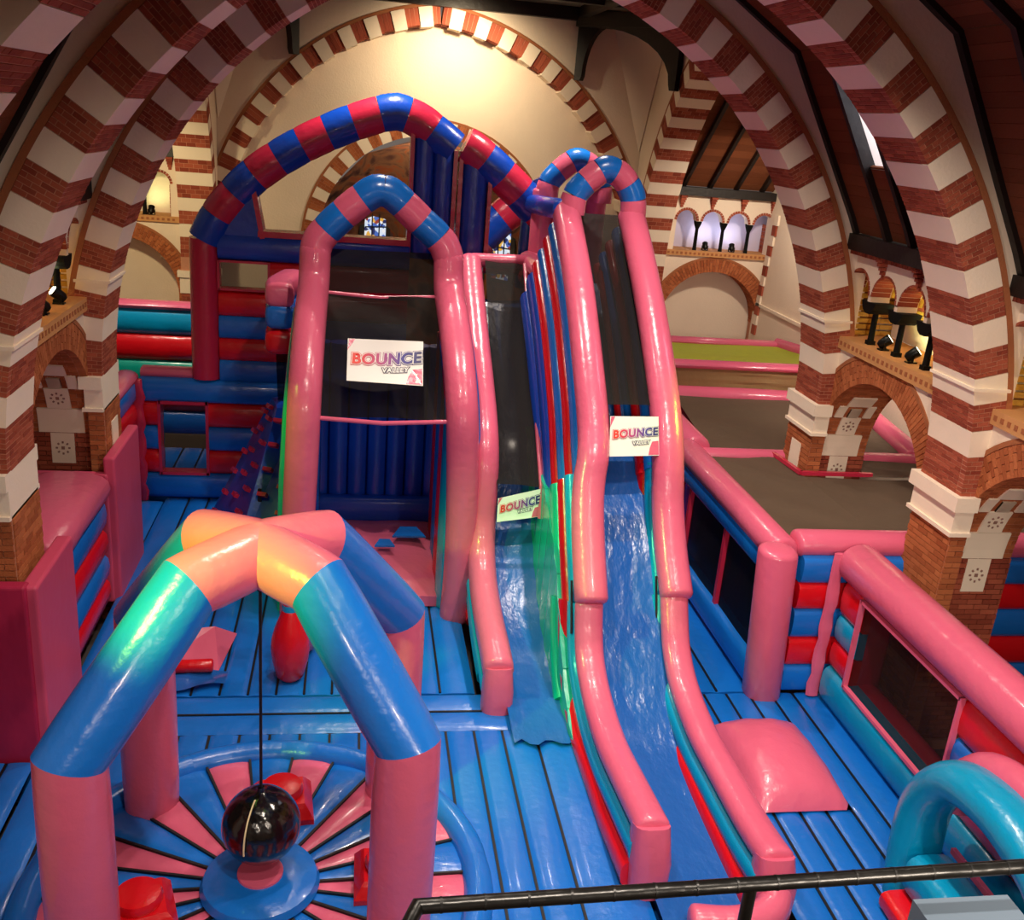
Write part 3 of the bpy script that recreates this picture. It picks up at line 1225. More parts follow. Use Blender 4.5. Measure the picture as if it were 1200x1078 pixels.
# ---- transept end walls facing the camera
def transept(s, ti):
    sd = 'right' if s > 0 else 'left'
    par = struct('wall_transept_%s' % sd, '%s transept wall with big brick arch and four small lit arches above' % sd)
    Y = 25.4
    x0 = AX + s * 6.18
    x1 = AX + s * 9.35
    xc = (x0 + x1) / 2 - s * .12
    D = V((0, 1, 0))
    ra, rb, zs = 1.38, 1.72, 2.22
    w = MB()
    smp = []
    hw = abs(x1 - x0) / 2
    for i in range(41):
        u = -hw + 2 * hw * i / 40
        uu = u + (x0 + x1) / 2 - xc
        q = rb * rb - uu * uu
        smp.append((u, zs + math.sqrt(q) if q > 0 else -.6, 4.0))
    colwall(w, ((x0 + x1) / 2, Y, 0), (1, 0, 0), D, smp, .3)
    w.build('lower_wall', 'plaster', par)
    t = MB()
    t.box((min(x0, x1), Y + .55, -.6), (max(x0, x1), Y + .65, 4))
    t.build('blind_wall', 'plaster', par)
    bl = []
    mo = MB()
    for sg in (1, -1):
        arc_block(mo, (xc, Y, zs), (sg, 0, 0), D, ra + .012, rb - .01, 0, PI / 2, .0, .55, n=12)
        bl += arc_bricks((xc, Y, zs), (sg, 0, 0), D, ra, rb, 0, PI / 2, -.02, .55, course=.075, nfront=2)
        a0, a1 = sorted((xc + sg * ra, xc + sg * rb))
        mo.box((a0, Y + .01, -.6), (a1, Y + .5, zs))
        bl += face_bricks((a0, Y, 0), (1, 0, 0), (0, 0, 1), a1 - a0, zs, (0, -1, 0))
    mo.build('arch_mortar', 'mortar', par, kind='stuff')
    lay(bl, par, 'brickor')
    e = MB()
    arc_block(e, (xc, Y, zs), (1, 0, 0), D, rb, rb + .06, 0, PI, -.03, .05, n=32)
    e.build('edging', 'edging', par)
    sl = MB()
    a0, a1 = sorted((x0, x1 - s * .15))
    sl.box((a0, Y - .08, 4.0), (a1, Y + .8, 4.14))
    sl.build('sill', 'sill', par)
    q = MB()
    for i in range(24):
        q.obox((a0 + .08 + (a1 - a0 - .1) * i / 24, Y - .083, 4.07), (.03, 0, 0), (0, .006, 0), (0, 0, .028))
    q.build('mosaic_squares', 'edging', par, kind='stuff')
    cen = [xc + s * .1 + (i - 1.5) * .72 for i in range(4)]
    ro, spr, zt = .27, 4.9, 5.55
    xs = [min(x0, x1)]
    for c in cen:
        xs += [c - ro - .001] + [c - ro * math.cos(PI * i / 10) for i in range(11)] + [c + ro + .001]
    xs.append(max(x0, x1))
    smp = []
    for xx in xs:
        ins = [c for c in cen if abs(xx - c) <= ro + 1e-6]
        smp.append((xx, spr + (math.sqrt(max(0, ro * ro - (xx - ins[0]) ** 2)) if ins else 0), zt))
    w = MB()
    colwall(w, (0, Y, 0), (1, 0, 0), D, smp, .25)
    w.box((min(x0, x1), Y, 4.14), (cen[0] - ro, Y + .25, spr))
    w.box((cen[-1] + ro, Y, 4.14), (max(x0, x1), Y + .25, spr))
    w.build('upper_wall', 'plaster', par)
    nbk = MB()
    nbk.box((min(x0, x1), Y + .75, 4.1), (max(x0, x1), Y + .8, zt))
    nbk.build('niche_back', 'lavender' if s > 0 else 'plaster', par)
    bb = []
    for c in cen:
        bb += arc_bricks((c, Y, spr), (1, 0, 0), D, ro - .004, ro + .07, .02, PI - .02, -.012, .2, course=.06, nfront=1, t=.22)
    bb += face_bricks((cen[-1] + ro, Y, 4.14), (0, 1, 0), (0, 0, 1), .7, .75, (-1, 0, 0), bh=.085)
    lay(bb, par, 'brick')
    for i in range(3):
        c = (cen[i] + cen[i + 1]) / 2
        mb = MB()
        mb.lathe([(.06, 0), (.05, .1), (.045, .55), (.09, .66), (.11, .72), (.11, .77)], (c, Y + .12, 4.14), 10)
        mb.build('column', 'ironcol', par, True)
    for i in range(4):
        xx = a0 + .3 + (a1 - a0 - .5) * i / 3
        mb = MB()
        for k in range(5):
            hwk = .035 + .012 * k
            mb.box((xx - hwk, Y - (.04 + .03 * k), 5.24 + k * .062), (xx + hwk, Y, 5.24 + k * .062 + .054))
        mb.build('corbel', 'brick', par)
    c = MB()
    c.box((a0, Y - .18, 5.55), (a1 + .1, Y + .3, 5.76))
    c.build('cornice_beam', 'timber', par)
    # boarded roof slope rising towards the crossing
    n = 26
    for i in range(n):
        f0, f1 = i / n, (i + .975) / n
        p0 = V((0, Y + .1 - 4.9 * f0 ** 1.0, 5.78 + 4.2 * f0))
        p1 = V((0, Y + .1 - 4.9 * f1, 5.78 + 4.2 * f1))
        mb = MB()
        mb.prism([(a0 - .1, p0.y, p0.z), (a0 - .1, p1.y, p1.z), (a0 - .1, p1.y + .02, p1.z + .03), (a0 - .1, p0.y + .02, p0.z + .03)], (a1 - a0 + .6, 0, 0))
        mb.build('plank', 'plank', par)
    for i in range(5):
        xx = a0 + .28 + .72 * i
        mb = MB()
        mb.bar((xx, Y + .05, 5.75), (xx, Y - 4.85, 9.95), .09, .14)
        mb.build('rafter', 'timber', par)
    # banded ring stones where the end-wall arch meets the corner
    if s > 0:
        for i in range(12):
            z = 2.0 + i * .27
            mb = MB()
            y1 = Y - .02 - .0085 * i * i * .35
            mb.box((10.80, y1 - .24, z), (10.86, y1, z + .262))
            mb.build('stone_block' if i % 2 else 'brick_band', 'stone' if i % 2 else 'brick', par)


transept(1, 0)
transept(-1, 0)


# ---- spotlights standing on the sills
def spot(loc, aim, label, group, color, power, lens='lens', rot=0):
    t = thing('spotlight', label, 'spotlight', loc, group)
    L = V(loc)
    d = (V(aim) - L)
    d.normalize()
    b = MB()
    b.box((L.x - .07, L.y - .05, L.z), (L.x + .07, L.y + .05, L.z + .02))
    b.build('base_plate', 'lampmetal', t)
    b = MB()
    sd = V((d.y, -d.x, 0)).normalized()
    for q in (-1, 1):
        b.bar(L + sd * (.075 * q) + V((0, 0, .01)), L + sd * (.075 * q) + V((0, 0, .13)), .012, .03, (1, 0, .01))
    b.build('yoke', 'lampmetal', t)
    h = MB()
    c = L + V((0, 0, .12))
    h.sweep([c - d * .1, c - d * .06, c + d * .05, c + d * .09], .075, None, sd, 14, 2, 'flat', [.5, .9, 1, 1.05])
    h.build('lamp_head', 'lampmetal', t, True)
    h = MB()
    h.sweep([c + d * .088, c + d * .094], .064, None, sd, 14, 2, 'flat')
    h.build('lens', lens, t)
    l = bpy.data.lights.new('sill_lamp', 'SPOT')
    l.energy = power
    l.color = color
    l.spot_size = math.radians(150)
    l.spot_blend = .8
    l.shadow_soft_size = .06
    o = bpy.data.objects.new('sill_lamp', l)
    COL.objects.link(o)
    o.location = c + d * .12
    o.rotation_euler = d.to_track_quat('-Z', 'Y').to_euler()


YG = (.93, 1, .42)
for i, y in enumerate((12.93, 12.17)):
    spot((7.56, y, 4.3), (8.2, y - .2, 4.85), 'black sill spotlight in the right triforium, ' + ('second' if i else 'first') + ' from the far pier', 'right sill spotlights', YG, 46)
for i, y in enumerate((8.9, 8.2)):
    spot((7.56, y, 4.3), (8.2, y - .2, 4.85), 'black sill spotlight in the triforium at the right picture edge, ' + ('nearer' if i else 'farther') + ' one', 'edge sill spotlights', YG, 46)
for i, y in enumerate((13.3, 12.6, 11.9)):
    spot((-3.8, y, 4.3), (-4.4, y - .3, 4.85), 'black sill spotlight in the left triforium, ' + ('first', 'second', 'third')[i] + ' from the far pier', 'left sill spotlights', YG, 46)
for i, x in enumerate((9.2, 9.95)):
    spot((x, 25.55, 4.14), (x + .1, 26.2, 4.9), 'small bright spotlight on the right transept sill, ' + ('left', 'right')[i] + ' one', 'transept spotlights', (.75, .82, 1), 12, 'lensblue')
spot((-5.0, 25.5, 4.14), (-5.0, 26.2, 5.0), 'small bright spotlight on the left transept sill', None, YG, 14)

# ------------------------------------------------------------------ the inflatables
ZV = V((0, 0, 1))


def bed(name, label, x0, x1, y0, y1, seams, axis='y', m='blue', z=0., crest=.045):
    """bouncy bed of round-topped tubes with black straps in the valleys; seams = inner seam positions"""
    t = thing(name, label, 'bouncy bed', ((x0 + x1) / 2, (y0 + y1) / 2, 0))
    c = [x0] + sorted(seams) + [x1] if axis == 'y' else [y0] + sorted(seams) + [y1]
    for a, b in zip(c, c[1:]):
        mb = MB()
        n, k = 8, 14
        vs = []
        lo, hi = (y0, y1) if axis == 'y' else (x0, x1)
        for j in range(k + 1):
            v = lo + (hi - lo) * j / k
            e = min(1, min(j, k - j) / 1.0 + .35)
            for i in range(n + 1):
                u = a + (b - a) * i / n
                h = z - crest + crest * math.sqrt(max(0, 1 - ((i / n - .5) * 2) ** 2)) * e
                vs.append((u, v, h) if axis == 'y' else (v, u, h))
        fs = [(j * (n + 1) + i, j * (n + 1) + i + 1, (j + 1) * (n + 1) + i + 1, (j + 1) * (n + 1) + i) for j in range(k) for i in range(n)]
        o = len(vs)
        if axis == 'y':
            vs += [(a, y0, -.55), (b, y0, -.55), (a, y1, -.55), (b, y1, -.55)]
        else:
            vs += [(x0, a, -.55), (x0, b, -.55), (x1, a, -.55), (x1, b, -.55)]
        fs += [tuple([o, o + 1] + list(range(n, -1, -1)))]
        fs += [tuple([o + 3, o + 2] + list(range(k * (n + 1), k * (n + 1) + n + 1)))]
        mb.add(vs, fs)
        mb.build('bed_tube', m, t, True)
    for q in (sorted(seams)):
        mb = MB()
        if axis == 'y':
            mb.box((q - .014, y0 + .02, z - crest - .02), (q + .014, y1 - .02, z - crest + .022))
        else:
            mb.box((x0 + .02, q - .014, z - crest - .02), (x1 - .02, q + .014, z - crest + .022))
        mb.build('seam_strap', 'strap', t)
    return t


bed('bounce_bed', 'blue bouncy bed with black seams in front of the jump tower and play wall', -3.35, 1.66, 10.84, 17.4, [1.21 - .345 * i for i in range(13)])
bed('bounce_step', 'narrow blue cross tubes between the wheel arena and the rear bouncy bed', -3.2, 2.05, 10.04, 10.82, [10.43], 'x')
bed('bounce_apron', 'blue bouncy bed with black seams left of the tall slide foot', -3.3, 2.98, 4.6, 10.02, [1.9 - .345 * i for i in range(15)] + [2.3])
bed('corner_bed', 'blue bouncy bed in the lower left corner in front of the crimson padding', -4.4, -3.34, 6.75, 9.58, [-3.62 - .345 * i for i in range(2)])
bed('rear_bed', 'blue bouncy bed glimpsed through the mesh window of the play wall', -3.9, -.9, 17.7, 20.2, [-3.5, -3.1, -2.7, -2.3, -1.9, -1.5])
bed('side_bed', 'small blue bed strip along the short side wall by the far left pier', -3.76, -3.37, 15.05, 17.2, [])
bed('court_bed', 'blue bouncy bed with black seams under the pink pillow', 4.36, 6.42, 4.6, 10.76, [4.74 + .315 * i for i in range(5)])
bed('court_bed', 'short blue bouncy bed beside the dark mesh windows right of the tall slide', 4.3, 5.43, 10.8, 15.2, [4.95])

# wheel arena ---------------------------------------------------------------
WX, WY = -.74, 7.55
t = thing('wheel_arena', 'round bouncy arena of pink and blue wedges around a blue hub', 'inflatable arena', (WX, WY, 0))
NW = 26
for i in range(NW):
    a0, a1 = 2 * PI * (i + .13) / NW, 2 * PI * (i + 1 + .13) / NW
    mb = MB()
    vs = []
    n, k = 6, 5
    for j in range(k + 1):
        r = .46 + (1.93 - .46) * j / k
        for q in range(n + 1):
            a = a0 + (a1 - a0) * q / n
            w = r * (a1 - a0)
            h = .0 + min(.06, w * .16) * math.sqrt(max(0, 1 - ((q / n - .5) * 2) ** 2)) * (1 if j < k else .3)
            vs.append((WX + r * math.cos(a), WY + r * math.sin(a), .01 + h))
    mb.add(vs, [(j * (n + 1) + q, j * (n + 1) + q + 1, (j + 1) * (n + 1) + q + 1, (j + 1) * (n + 1) + q) for j in range(k) for q in range(n)])
    mb.build('wedge', 'pink' if i % 2 else 'blue', t, True)
    mb = MB()
    e = V((math.cos(a0), math.sin(a0), 0))
    mb.bar(V((WX, WY, .02)) + e * .46, V((WX, WY, .02)) + e * 1.94, .024, .05)
    mb.build('seam_strap', 'strap', t)
for i in range(13):
    a0, a1 = 2 * PI * i / 13 + .1, 2 * PI * (i + 1) / 13 + .1
    pts = [V((WX + 2.06 * math.cos(a0 + (a1 - a0) * k / 6), WY + 2.06 * math.sin(a0 + (a1 - a0) * k / 6), -.02)) for k in range(7)]
    mb = MB()
    mb.sweep(pts, .15, .17, ZV, 12, 2, 'flat', [.96, 1, 1, 1, 1, 1, .96])
    mb.build('rim_tube', 'blue', t, True)
mb = MB()
mb.lathe([(.5, .0), (.55, .06), (.52, .13), (.4, .17), (.215, .175)], (WX, WY, 0), 40)
mb.build('hub', 'blue', t, True)
mb = MB()
mb.lathe([(.215, .15), (.21, .195), (.12, .205)], (WX, WY, 0), 32)
mb.build('hub_disc', 'pink', t, True)


def podium(x, y, ang, label):
    t = thing('podium', label, 'podium', (x, y, .05), 'red podiums on the wheel arena')
    mb = MB()
    c, s_ = math.cos(ang), math.sin(ang)
    u, v = V((c, s_, 0)), V((-s_, c, 0))
    vs = []
    for h, k in ((.04, .31), (.1, .31), (.2, .25), (.24, .22)):
        for a, b in ((-1, -1), (1, -1), (1, 1), (-1, 1)):
            vs.append(V((x, y, h)) + u * a * k + v * b * k)
    fs = [(3, 2, 1, 0), (12, 13, 14, 15)]
    for j in range(3):
        for k in range(4):
            fs.append((4 * j + k, 4 * j + (k + 1) % 4, 4 * j + 4 + (k + 1) % 4, 4 * j + 4 + k))
    mb.add(vs, fs)
    mb.build('podium_base', 'red', t)
    mb = MB()
    mb.lathe([(.18, .2), (.205, .23), (.215, .28), (.195, .33), (.13, .345)], (x, y, 0), 28)
    mb.build('top_cushion', 'red', t, True)


podium(WX - 1.02, WY - .35, .3, 'red podium with round cushion beside the front left pylon leg')
podium(WX + .12, WY + 1.08, .1, 'red podium partly hidden behind the hanging black ball')
podium(WX + 1.18, WY - .02, .0, 'red podium peeping out beside the front right pylon leg')

# pylon ---------------------------------------------------------------------
t = thing('pylon_arch', 'four-legged inflatable arch with blue arms and pink cross top over the wheel arena', 'inflatable arch', (WX, 7.68, 0))
PC = V((WX, 7.68, 3.42))
legs = {'fl': V((-2.03, 6.55, 2.2)), 'fr': V((.51, 6.68, 2.2)), 'bl': V((-1.95, 8.78, 2.2)), 'br': V((.51, 8.86, 2.2))}
RL = .272
for k, J in legs.items():
    d = (PC - J)
    d.z = 0
    side = V((d.y, -d.x, 0)).normalized()
    up = J + V((d.x * .60, d.y * .60, 3.32 - J.z))
    # mitre: sweep each as its own straight tube ending on the joint plane
    full = [V((J.x, J.y, -.05)), J, up, PC]
    b = MB()
    b.sweep(full, RL, None, side, 28, 2, 'flat')
    n = 28
    for (i0, i1, nm, m) in ((0, 1, 'leg', 'pink'), (1, 2, 'arm', 'blue'), (2, 3, 'cross_arm', 'pink')):
        mb = MB()
        q0, q1 = b.v[i0 * n:(i0 + 1) * n], b.v[i1 * n:(i1 + 1) * n]
        vs = []
        K = 6
        for j in range(K + 1):
            f = j / K
            for a, c in zip(q0, q1):
                p = V(a).lerp(V(c), f)
                vs.append(p)
        ctr = [sum((V(p) for p in q0), V()) / n, sum((V(p) for p in q1), V()) / n]
        for j in range(K + 1):
            f = j / K
            cc_ = ctr[0].lerp(ctr[1], f)
            s_ = 1 + .02 * math.sin(PI * f) - (.025 if j in (0, K) else 0)
            for i in range(n):
                vs[j * n + i] = cc_ + (vs[j * n + i] - cc_) * s_
        fs = [(j * n + i, j * n + (i + 1) % n, (j + 1) * n + (i + 1) % n, (j + 1) * n + i) for j in range(K) for i in range(n)]
        mb.add(vs, fs)
        mb.build(nm, m, t, True)
b = MB()
b.lathe([(.02, -.26), (.2, -.2), (.28, 0), (.2, .2), (.02, .27)], PC, 28)
b.build('cross_centre', 'pink', t, True)

# ball on its rope
BC = V((WX, 7.66, .64))
t = thing('wrecking_ball', 'glossy black ball hanging on a rope over the wheel arena hub', 'ball', BC)
mb = MB()
prof = [(.36 * math.sin(PI * i / 18) + .001, -.36 * math.cos(PI * i / 18)) for i in range(18)] + [(.035, .375), (.03, .42)]
mb.lathe(prof, BC, 32)
mb.build('ball', 'ballblack', t, True)
mb = MB()
mb.sweep([BC + V((0, 0, .38)), BC + V((0, 0, 1.6)), PC + V((0, 0, -.24))], .014, None, (1, 0, 0), 8, 2, 'flat')
mb.build('rope', 'black', t, True)
mb = MB()
mb.sweep([PC + V((0, 0, -.36)), PC + V((0, 0, -.22))], .03, None, (1, 0, 0), 10, 2, 'flat')
mb.build('rope_clip', 'lampmetal', t, True)
mb = MB()
mb.sweep([BC + V((-.02 - .10 * math.sin(a), -.36 * math.sin(a) - .008, .36 * math.cos(a))) for a in [.25 + i * .16 for i in range(10)]], .008, None, (1, 0, 0), 6, 2, 'flat')
mb.build('cord', 'cream', t, True)

# bowling pins --------------------------------------------------------------
def pin(x, y, m, label, k=1.0):
    t = thing('bowling_pin', label, 'bowling pin', (x, y, 0), 'inflatable bowling pins')
    pr = [(.13, 0.0), (.19, .06), (.245, .3), (.265, .48), (.25, .64), (.2, .82), (.14, .98), (.112, 1.06)]
    mb = MB()
    mb.lathe([(r * k, z * k) for r, z in pr], (x, y, 0), 24)
    mb.build('pin_body', m, t, True)
    z0 = 1.06
    for i, (dz, mm) in enumerate(((.09, 'teal'), (.08, m), (.08, 'teal'))):
        mb = MB()
        ra = (.112, .108, .11)[i]
        mb.lathe([(ra * k, z0 * k), ((ra + .005) * k, (z0 + dz / 2) * k), ((.108, .11, .118)[i] * k, (z0 + dz) * k)], (x, y, 0), 24)
        mb.build('neck_band', mm, t, True)
        z0 += dz
    mb = MB()
    mb.lathe([(r * k, z * k) for r, z in [(.118, 1.31), (.145, 1.42), (.15, 1.52), (.135, 1.62), (.09, 1.69), (.02, 1.715)]], (x, y, 0), 24)
    mb.build('pin_head', m, t, True)


pin(-.71, 11.2, 'red', 'red inflatable bowling pin with two teal neck bands', .93)
pin(-.60, 11.9, 'pink', 'pink inflatable bowling pin hiding behind the red one', .88)


# slides --------------------------------------------------------------------
def offset_profile(prof, d):
    out = []
    for i, (y, z) in enumerate(prof):
        a = prof[max(0, i - 1)]
        b = prof[min(len(prof) - 1, i + 1)]
        ty, tz = b[0] - a[0], b[1] - a[1]
        L = math.hypot(ty, tz)
        out.append((y + tz / L * d, z - ty / L * d))
    return out


def smooth_profile(pr, n=5):
    return [(p.y, p.z) for p in spline([V((0, y, z)) for y, z in pr], n)]


def slide_wall(t, x, prof, rows, r, zmin=.03, wmul=1.0, top='pink', w=None, lean=0.):
    w = w or r
    """side wall of a slide: a fat top tube along the profile and thinner coloured tubes below it"""
    sp = smooth_profile(prof)
    d = 0
    for k, (m, rr) in enumerate([(top, r)] + rows):
        if k:
            d += rr
        cur = offset_profile(sp, d) if k else sp
        pts = [V((x - lean * k, y, z)) for y, z in cur]
        pts = [p for p in pts if p.z > zmin - (.0 if k == 0 else .0)]
        # keep one monotone run
        good = [pts[0]] if pts else []
        for p in pts[1:]:
            if (p - good[-1]).length > .06 and p.z >= good[-1].z - .2:
                good.append(p)
        if len(good) > 2 and m:
            b = MB()
            b.sweep(good, rr * 1.08, (w if k == 0 else w * .9) * wmul, (1, 0, 0), 14, 2.3 if k == 0 else 2.6, 'round' if k == 0 else 'flat')
            b.build('top_tube' if k == 0 else 'side_tube', m, t, True)
        d += rr


def slide_fill(t, x, prof, d0, w, m, zlow=0., name='side_panel', nb=10):
    """vertical panel below the wall tubes, in upright baffles"""
    sp = offset_profile(smooth_profile(prof, 4), d0)
    y0, y1 = sp[0][0], sp[-1][0]

    def top(y):
        best = None
        for (a, za), (b, zb) in zip(sp, sp[1:]):
            if min(a, b) <= y <= max(a, b) and abs(b - a) > 1e-6:
                z = za + (zb - za) * (y - a) / (b - a)
                best = z if best is None else max(best, z)
        return best if best is not None else 0
    ys = [y0 + (y1 - y0) * i / nb for i in range(nb + 1)]
    for a, b in zip(ys, ys[1:]):
        za, zb = top(a + .01), top(b - .01)
        if max(za, zb) < zlow + .1:
            continue
        mb = MB()
        vs = []
        for y, z in ((a, za), ((a + b) / 2, (za + zb) / 2), (b, zb)):
            k = w if y not in (a, b) else w * .8
            vs += [(x - k, y, zlow), (x + k, y, zlow), (x + k, y, max(zlow + .05, z)), (x - k, y, max(zlow + .05, z))]
        fs = [(0, 1, 2, 3), (8, 11, 10, 9)]
        for i in range(2):
            for k in range(4):
                fs.append((4 * i + k, 4 * i + 4 + k, 4 * i + 4 + (k + 1) % 4, 4 * i + (k + 1) % 4))
        mb.add(vs, fs)
        mb.build(name, m, t, True)


def slide_bed(t, x0, x1, prof, m='bedblue', name='slide_bed'):
    sp = smooth_profile(prof, 5)
    n = 6
    mb = MB()
    vs = []
    for y, z in sp:
        for i in range(n + 1):
            u = i / n
            vs.append((x0 + (x1 - x0) * u, y, z - .03 * math.sin(PI * u)))
    k = len(sp)
    for y, z in sp:
        for i in range(n + 1):
            u = i / n
            vs.append((x0 + (x1 - x0) * u, y + .1, z - .25))
    o = k * (n + 1)
    fs = [(j * (n + 1) + i, j * (n + 1) + i + 1, (j + 1) * (n + 1) + i + 1, (j + 1) * (n + 1) + i) for j in range(k - 1) for i in range(n)]
    fs += [(o + f[3], o + f[2], o + f[1], o + f[0]) for f in fs[:]]
    fs += [tuple(list(range(n, -1, -1)) + list(range(o, o + n + 1)))]
    mb.add(vs, fs)
    return mb.build(name, m, t, True)


def banner(par, a, b_, c, d, sag=.0):
    """white banner a(bl) b(br) c(tr) d(tl) with printed lettering"""
    a, b_, c, d = V(a), V(b_), V(c), V(d)
    bn = net_quad(par, a, b_, c, d, 'white', 'banner', sag, 6, .003)
    U = (b_ - a)
    Wd = U.length
    U.normalize()
    N = (b_ - a).cross(d - a).normalized()
    Vv = N.cross(U)
    Hh = (d - a).length

    def patch(poly, m, nm, off):
        mb = MB()
        mb.prism([a.lerp(b_, u).lerp(d.lerp(c, u), v) + N * (off + sag * 16 * u * (1 - u) * v * (1 - v)) for u, v in poly], N * .001)
        o = mb.build(nm, m, bn)
    patch([(.78, .02), (.99, .02), (.99, .38), (.86, .36), (.81, .2)], 'pink', 'printed_patch', .003)
    patch([(.0, .72), (.1, .99), (.02, .99)], 'pink', 'printed_patch', .003)

    def text(s, u, v, size, m, off, z, shear=.12, rot=.07):
        cu = bpy.data.curves.new('lettering', 'FONT')
        cu.body = s
        cu.size = size
        cu.align_x = 'CENTER'
        cu.align_y = 'CENTER'
        cu.offset = off
        cu.shear = shear
        cu.space_character = 1.08
        cu.resolution_u = 3
        o = bpy.data.objects.new('lettering', cu)
        COL.objects.link(o)
        me = bpy.data.meshes.new_from_object(o.evaluated_get(bpy.context.evaluated_depsgraph_get()))
        bpy.data.objects.remove(o)
        xs_ = [q.co.x for q in me.vertices]
        lo_, hi_ = min(xs_), max(xs_)
        uvl = me.uv_layers.new(name='span') if not me.uv_layers else me.uv_layers[0]
        for lp_ in me.loops:
            uvl.data[lp_.index].uv = ((xs_[lp_.vertex_index] - lo_) / (hi_ - lo_), .5)
        cr_, sr_ = math.cos(rot), math.sin(rot)
        for vt in me.vertices:
            x, y = vt.co.x * cr_ - vt.co.y * sr_, vt.co.x * sr_ + vt.co.y * cr_
            uu, vv = u + x / Wd, v + y / Hh
            vt.co = a.lerp(b_, uu).lerp(d.lerp(c, uu), vv) + N * (z + sag * 16 * uu * (1 - uu) * vv * (1 - vv))
        me.name = 'lettering'
        me.materials.clear()
        me.materials.append(MATS[m])
        o = bpy.data.objects.new('lettering', me)
        COL.objects.link(o)
        o.parent = bn
    k = Wd
    text('BOUNCE', .51, .57, k * .215, 'gradtext', k * .027, .006)
    text('BOUNCE', .51, .57, k * .215, 'white', k * .019, .009)
    text('BOUNCE', .51, .57, k * .215, 'gradtext', k * .0095, .012)
    text('VALLEY', .63, .33, k * .098, 'navy', k * .013, .007)
    text('VALLEY', .63, .33, k * .098, 'white', k * .003, .010)


# tall slide
t = thing('tall_slide', 'tallest inflatable slide with pink tubes, double striped arch top and blue lane', 'inflatable slide', (3.6, 10, 0))
lowP = [(7.4, .66), (8.2, .56), (9.0, .48), (9.7, .57), (10.2, .78), (10.45, 1.08), (10.6, 1.45)]
lowR = [(7.05, .54), (7.63, .47), (8.43, .45), (9.2, .45), (9.95, .60), (10.38, .86), (10.62, 1.2), (10.75, 1.45)]
midP = [(10.58, 1.48), (11.0, 2.02), (11.35, 2.5), (11.6, 2.86)]
midR = [(10.72, 1.48), (11.12, 1.85), (11.52, 2.36), (11.75, 2.9)]
for x, lp, mp in ((2.97, lowP, midP), (4.12, lowR, midR)):
    slide_wall(t, x, lp, [('teal', .12), ('red', .14), ('green', .12)], .12, w=.18, lean=.06)  # teal and green rows: blue vinyl, green lamplight put into the colour
    slide_wall(t, x + .02, mp, [('teal', .12), ('red', .13), ('green', .16)], .17, top=None, w=.2, lean=.04)  # same lamplit tint in the teal and green rows
    y0, z0 = lp[0]
    mb = MB()
    mb.sweep([V((x, y0 - .02, -.02)), V((x, y0 - .03, z0 * .5)), V((x, y0 + .06, z0 + .02))], .2, .2, (1, 0, 0), 14, 3, 'flat', [1, 1.02, .9])
    mb.build('nose', 'pink', t, True)
# curved end tube joining the right wall across the lane end
ce_ = [V((4.14, 7.2, .34)), V((4.12, 6.95, .26)), V((3.98, 6.76, .18)), V((3.66, 6.68, .15)), V((3.25, 6.74, .14))]
tube(t, 'end_tube', spline(ce_, 5), .16, 'pink', (0, 0, 1), .16)
upP = [(11.6, 2.85), (11.85, 3.12), (12.4, 3.8), (13.5, 4.78), (14.4, 5.4), (15.0, 5.76)]
upR = [(11.72, 2.9), (11.95, 3.2), (12.4, 3.74), (13.3, 4.56), (14.3, 5.3), (15.0, 5.76)]
slide_wall(t, 3.12, upP, [('blue', .13), ('red', .12), ('blue', .12), ('red', .12), ('deepblue', .2), ('deepblue', .2)], .19, top=None, w=.2, lean=.045)
slide_wall(t, 4.15, upR, [('blue', .13), ('red', .12), ('blue', .12), ('red', .12), ('deepblue', .2)], .2, top=None, w=.21, lean=.05)
tube(t, 'top_tube', spline([(2.99, 10.58, 1.47), (2.99, 11.0, 2.0), (3.0, 11.3, 2.42), (3.03, 11.48, 2.72), (3.08, 11.62, 2.98), (3.12, 11.9, 3.26), (3.12, 12.4, 3.8), (3.12, 13.5, 4.78), (3.12, 14.4, 5.4), (3.12, 15.0, 5.76)], 6), .2, 'pink', (1, 0, 0), .21, 18, 2.2)
tube(t, 'top_tube', spline([(4.14, 10.72, 1.47), (4.14, 11.12, 1.86), (4.14, 11.5, 2.36), (4.14, 11.7, 2.82), (4.15, 11.94, 3.2), (4.15, 12.4, 3.74), (4.15, 13.3, 4.56), (4.15, 14.3, 5.3), (4.15, 15.0, 5.76)], 6), .2, 'pink', (1, 0, 0), .21, 18, 2.2)
bedP = [(6.75, .05), (7.6, .06), (8.6, .09), (9.3, .17), (9.85, .36), (10.35, .74), (10.9, 1.3), (11.6, 2.0), (12.6, 2.9), (13.8, 3.9), (15.2, 4.7)]
slide_bed(t, 3.0, 4.1, bedP)
# teal flank below the left wall tubes, green lamplight put into its colour
slide_fill(t, 2.76, [(9.6, .1), (10.2, .35), (10.7, .8), (11.3, 1.45), (12.2, 2.0), (13.4, 2.35), (15.6, 2.6)], .0, .08, 'green', 0., 'flank_baffle', 14)
slide_fill(t, 4.2, [(9.5, .25), (10.2, .65), (10.9, 1.25), (11.6, 2.0), (12.4, 2.8), (13.4, 3.6), (14.6, 4.3), (16.2, 4.6)], .0, .12, 'blue', 0., 'flank_baffle', 8)
# lacing at the joints
for x, y in ((2.97, 10.58), (4.12, 10.72)):
    mb = MB()
    mb.obox((x - .19, y + .12, 1.3), (.012, 0, 0), (0, .012, -.008), (0, .14, .3))
    mb.build('joint_lacing', 'black', t)
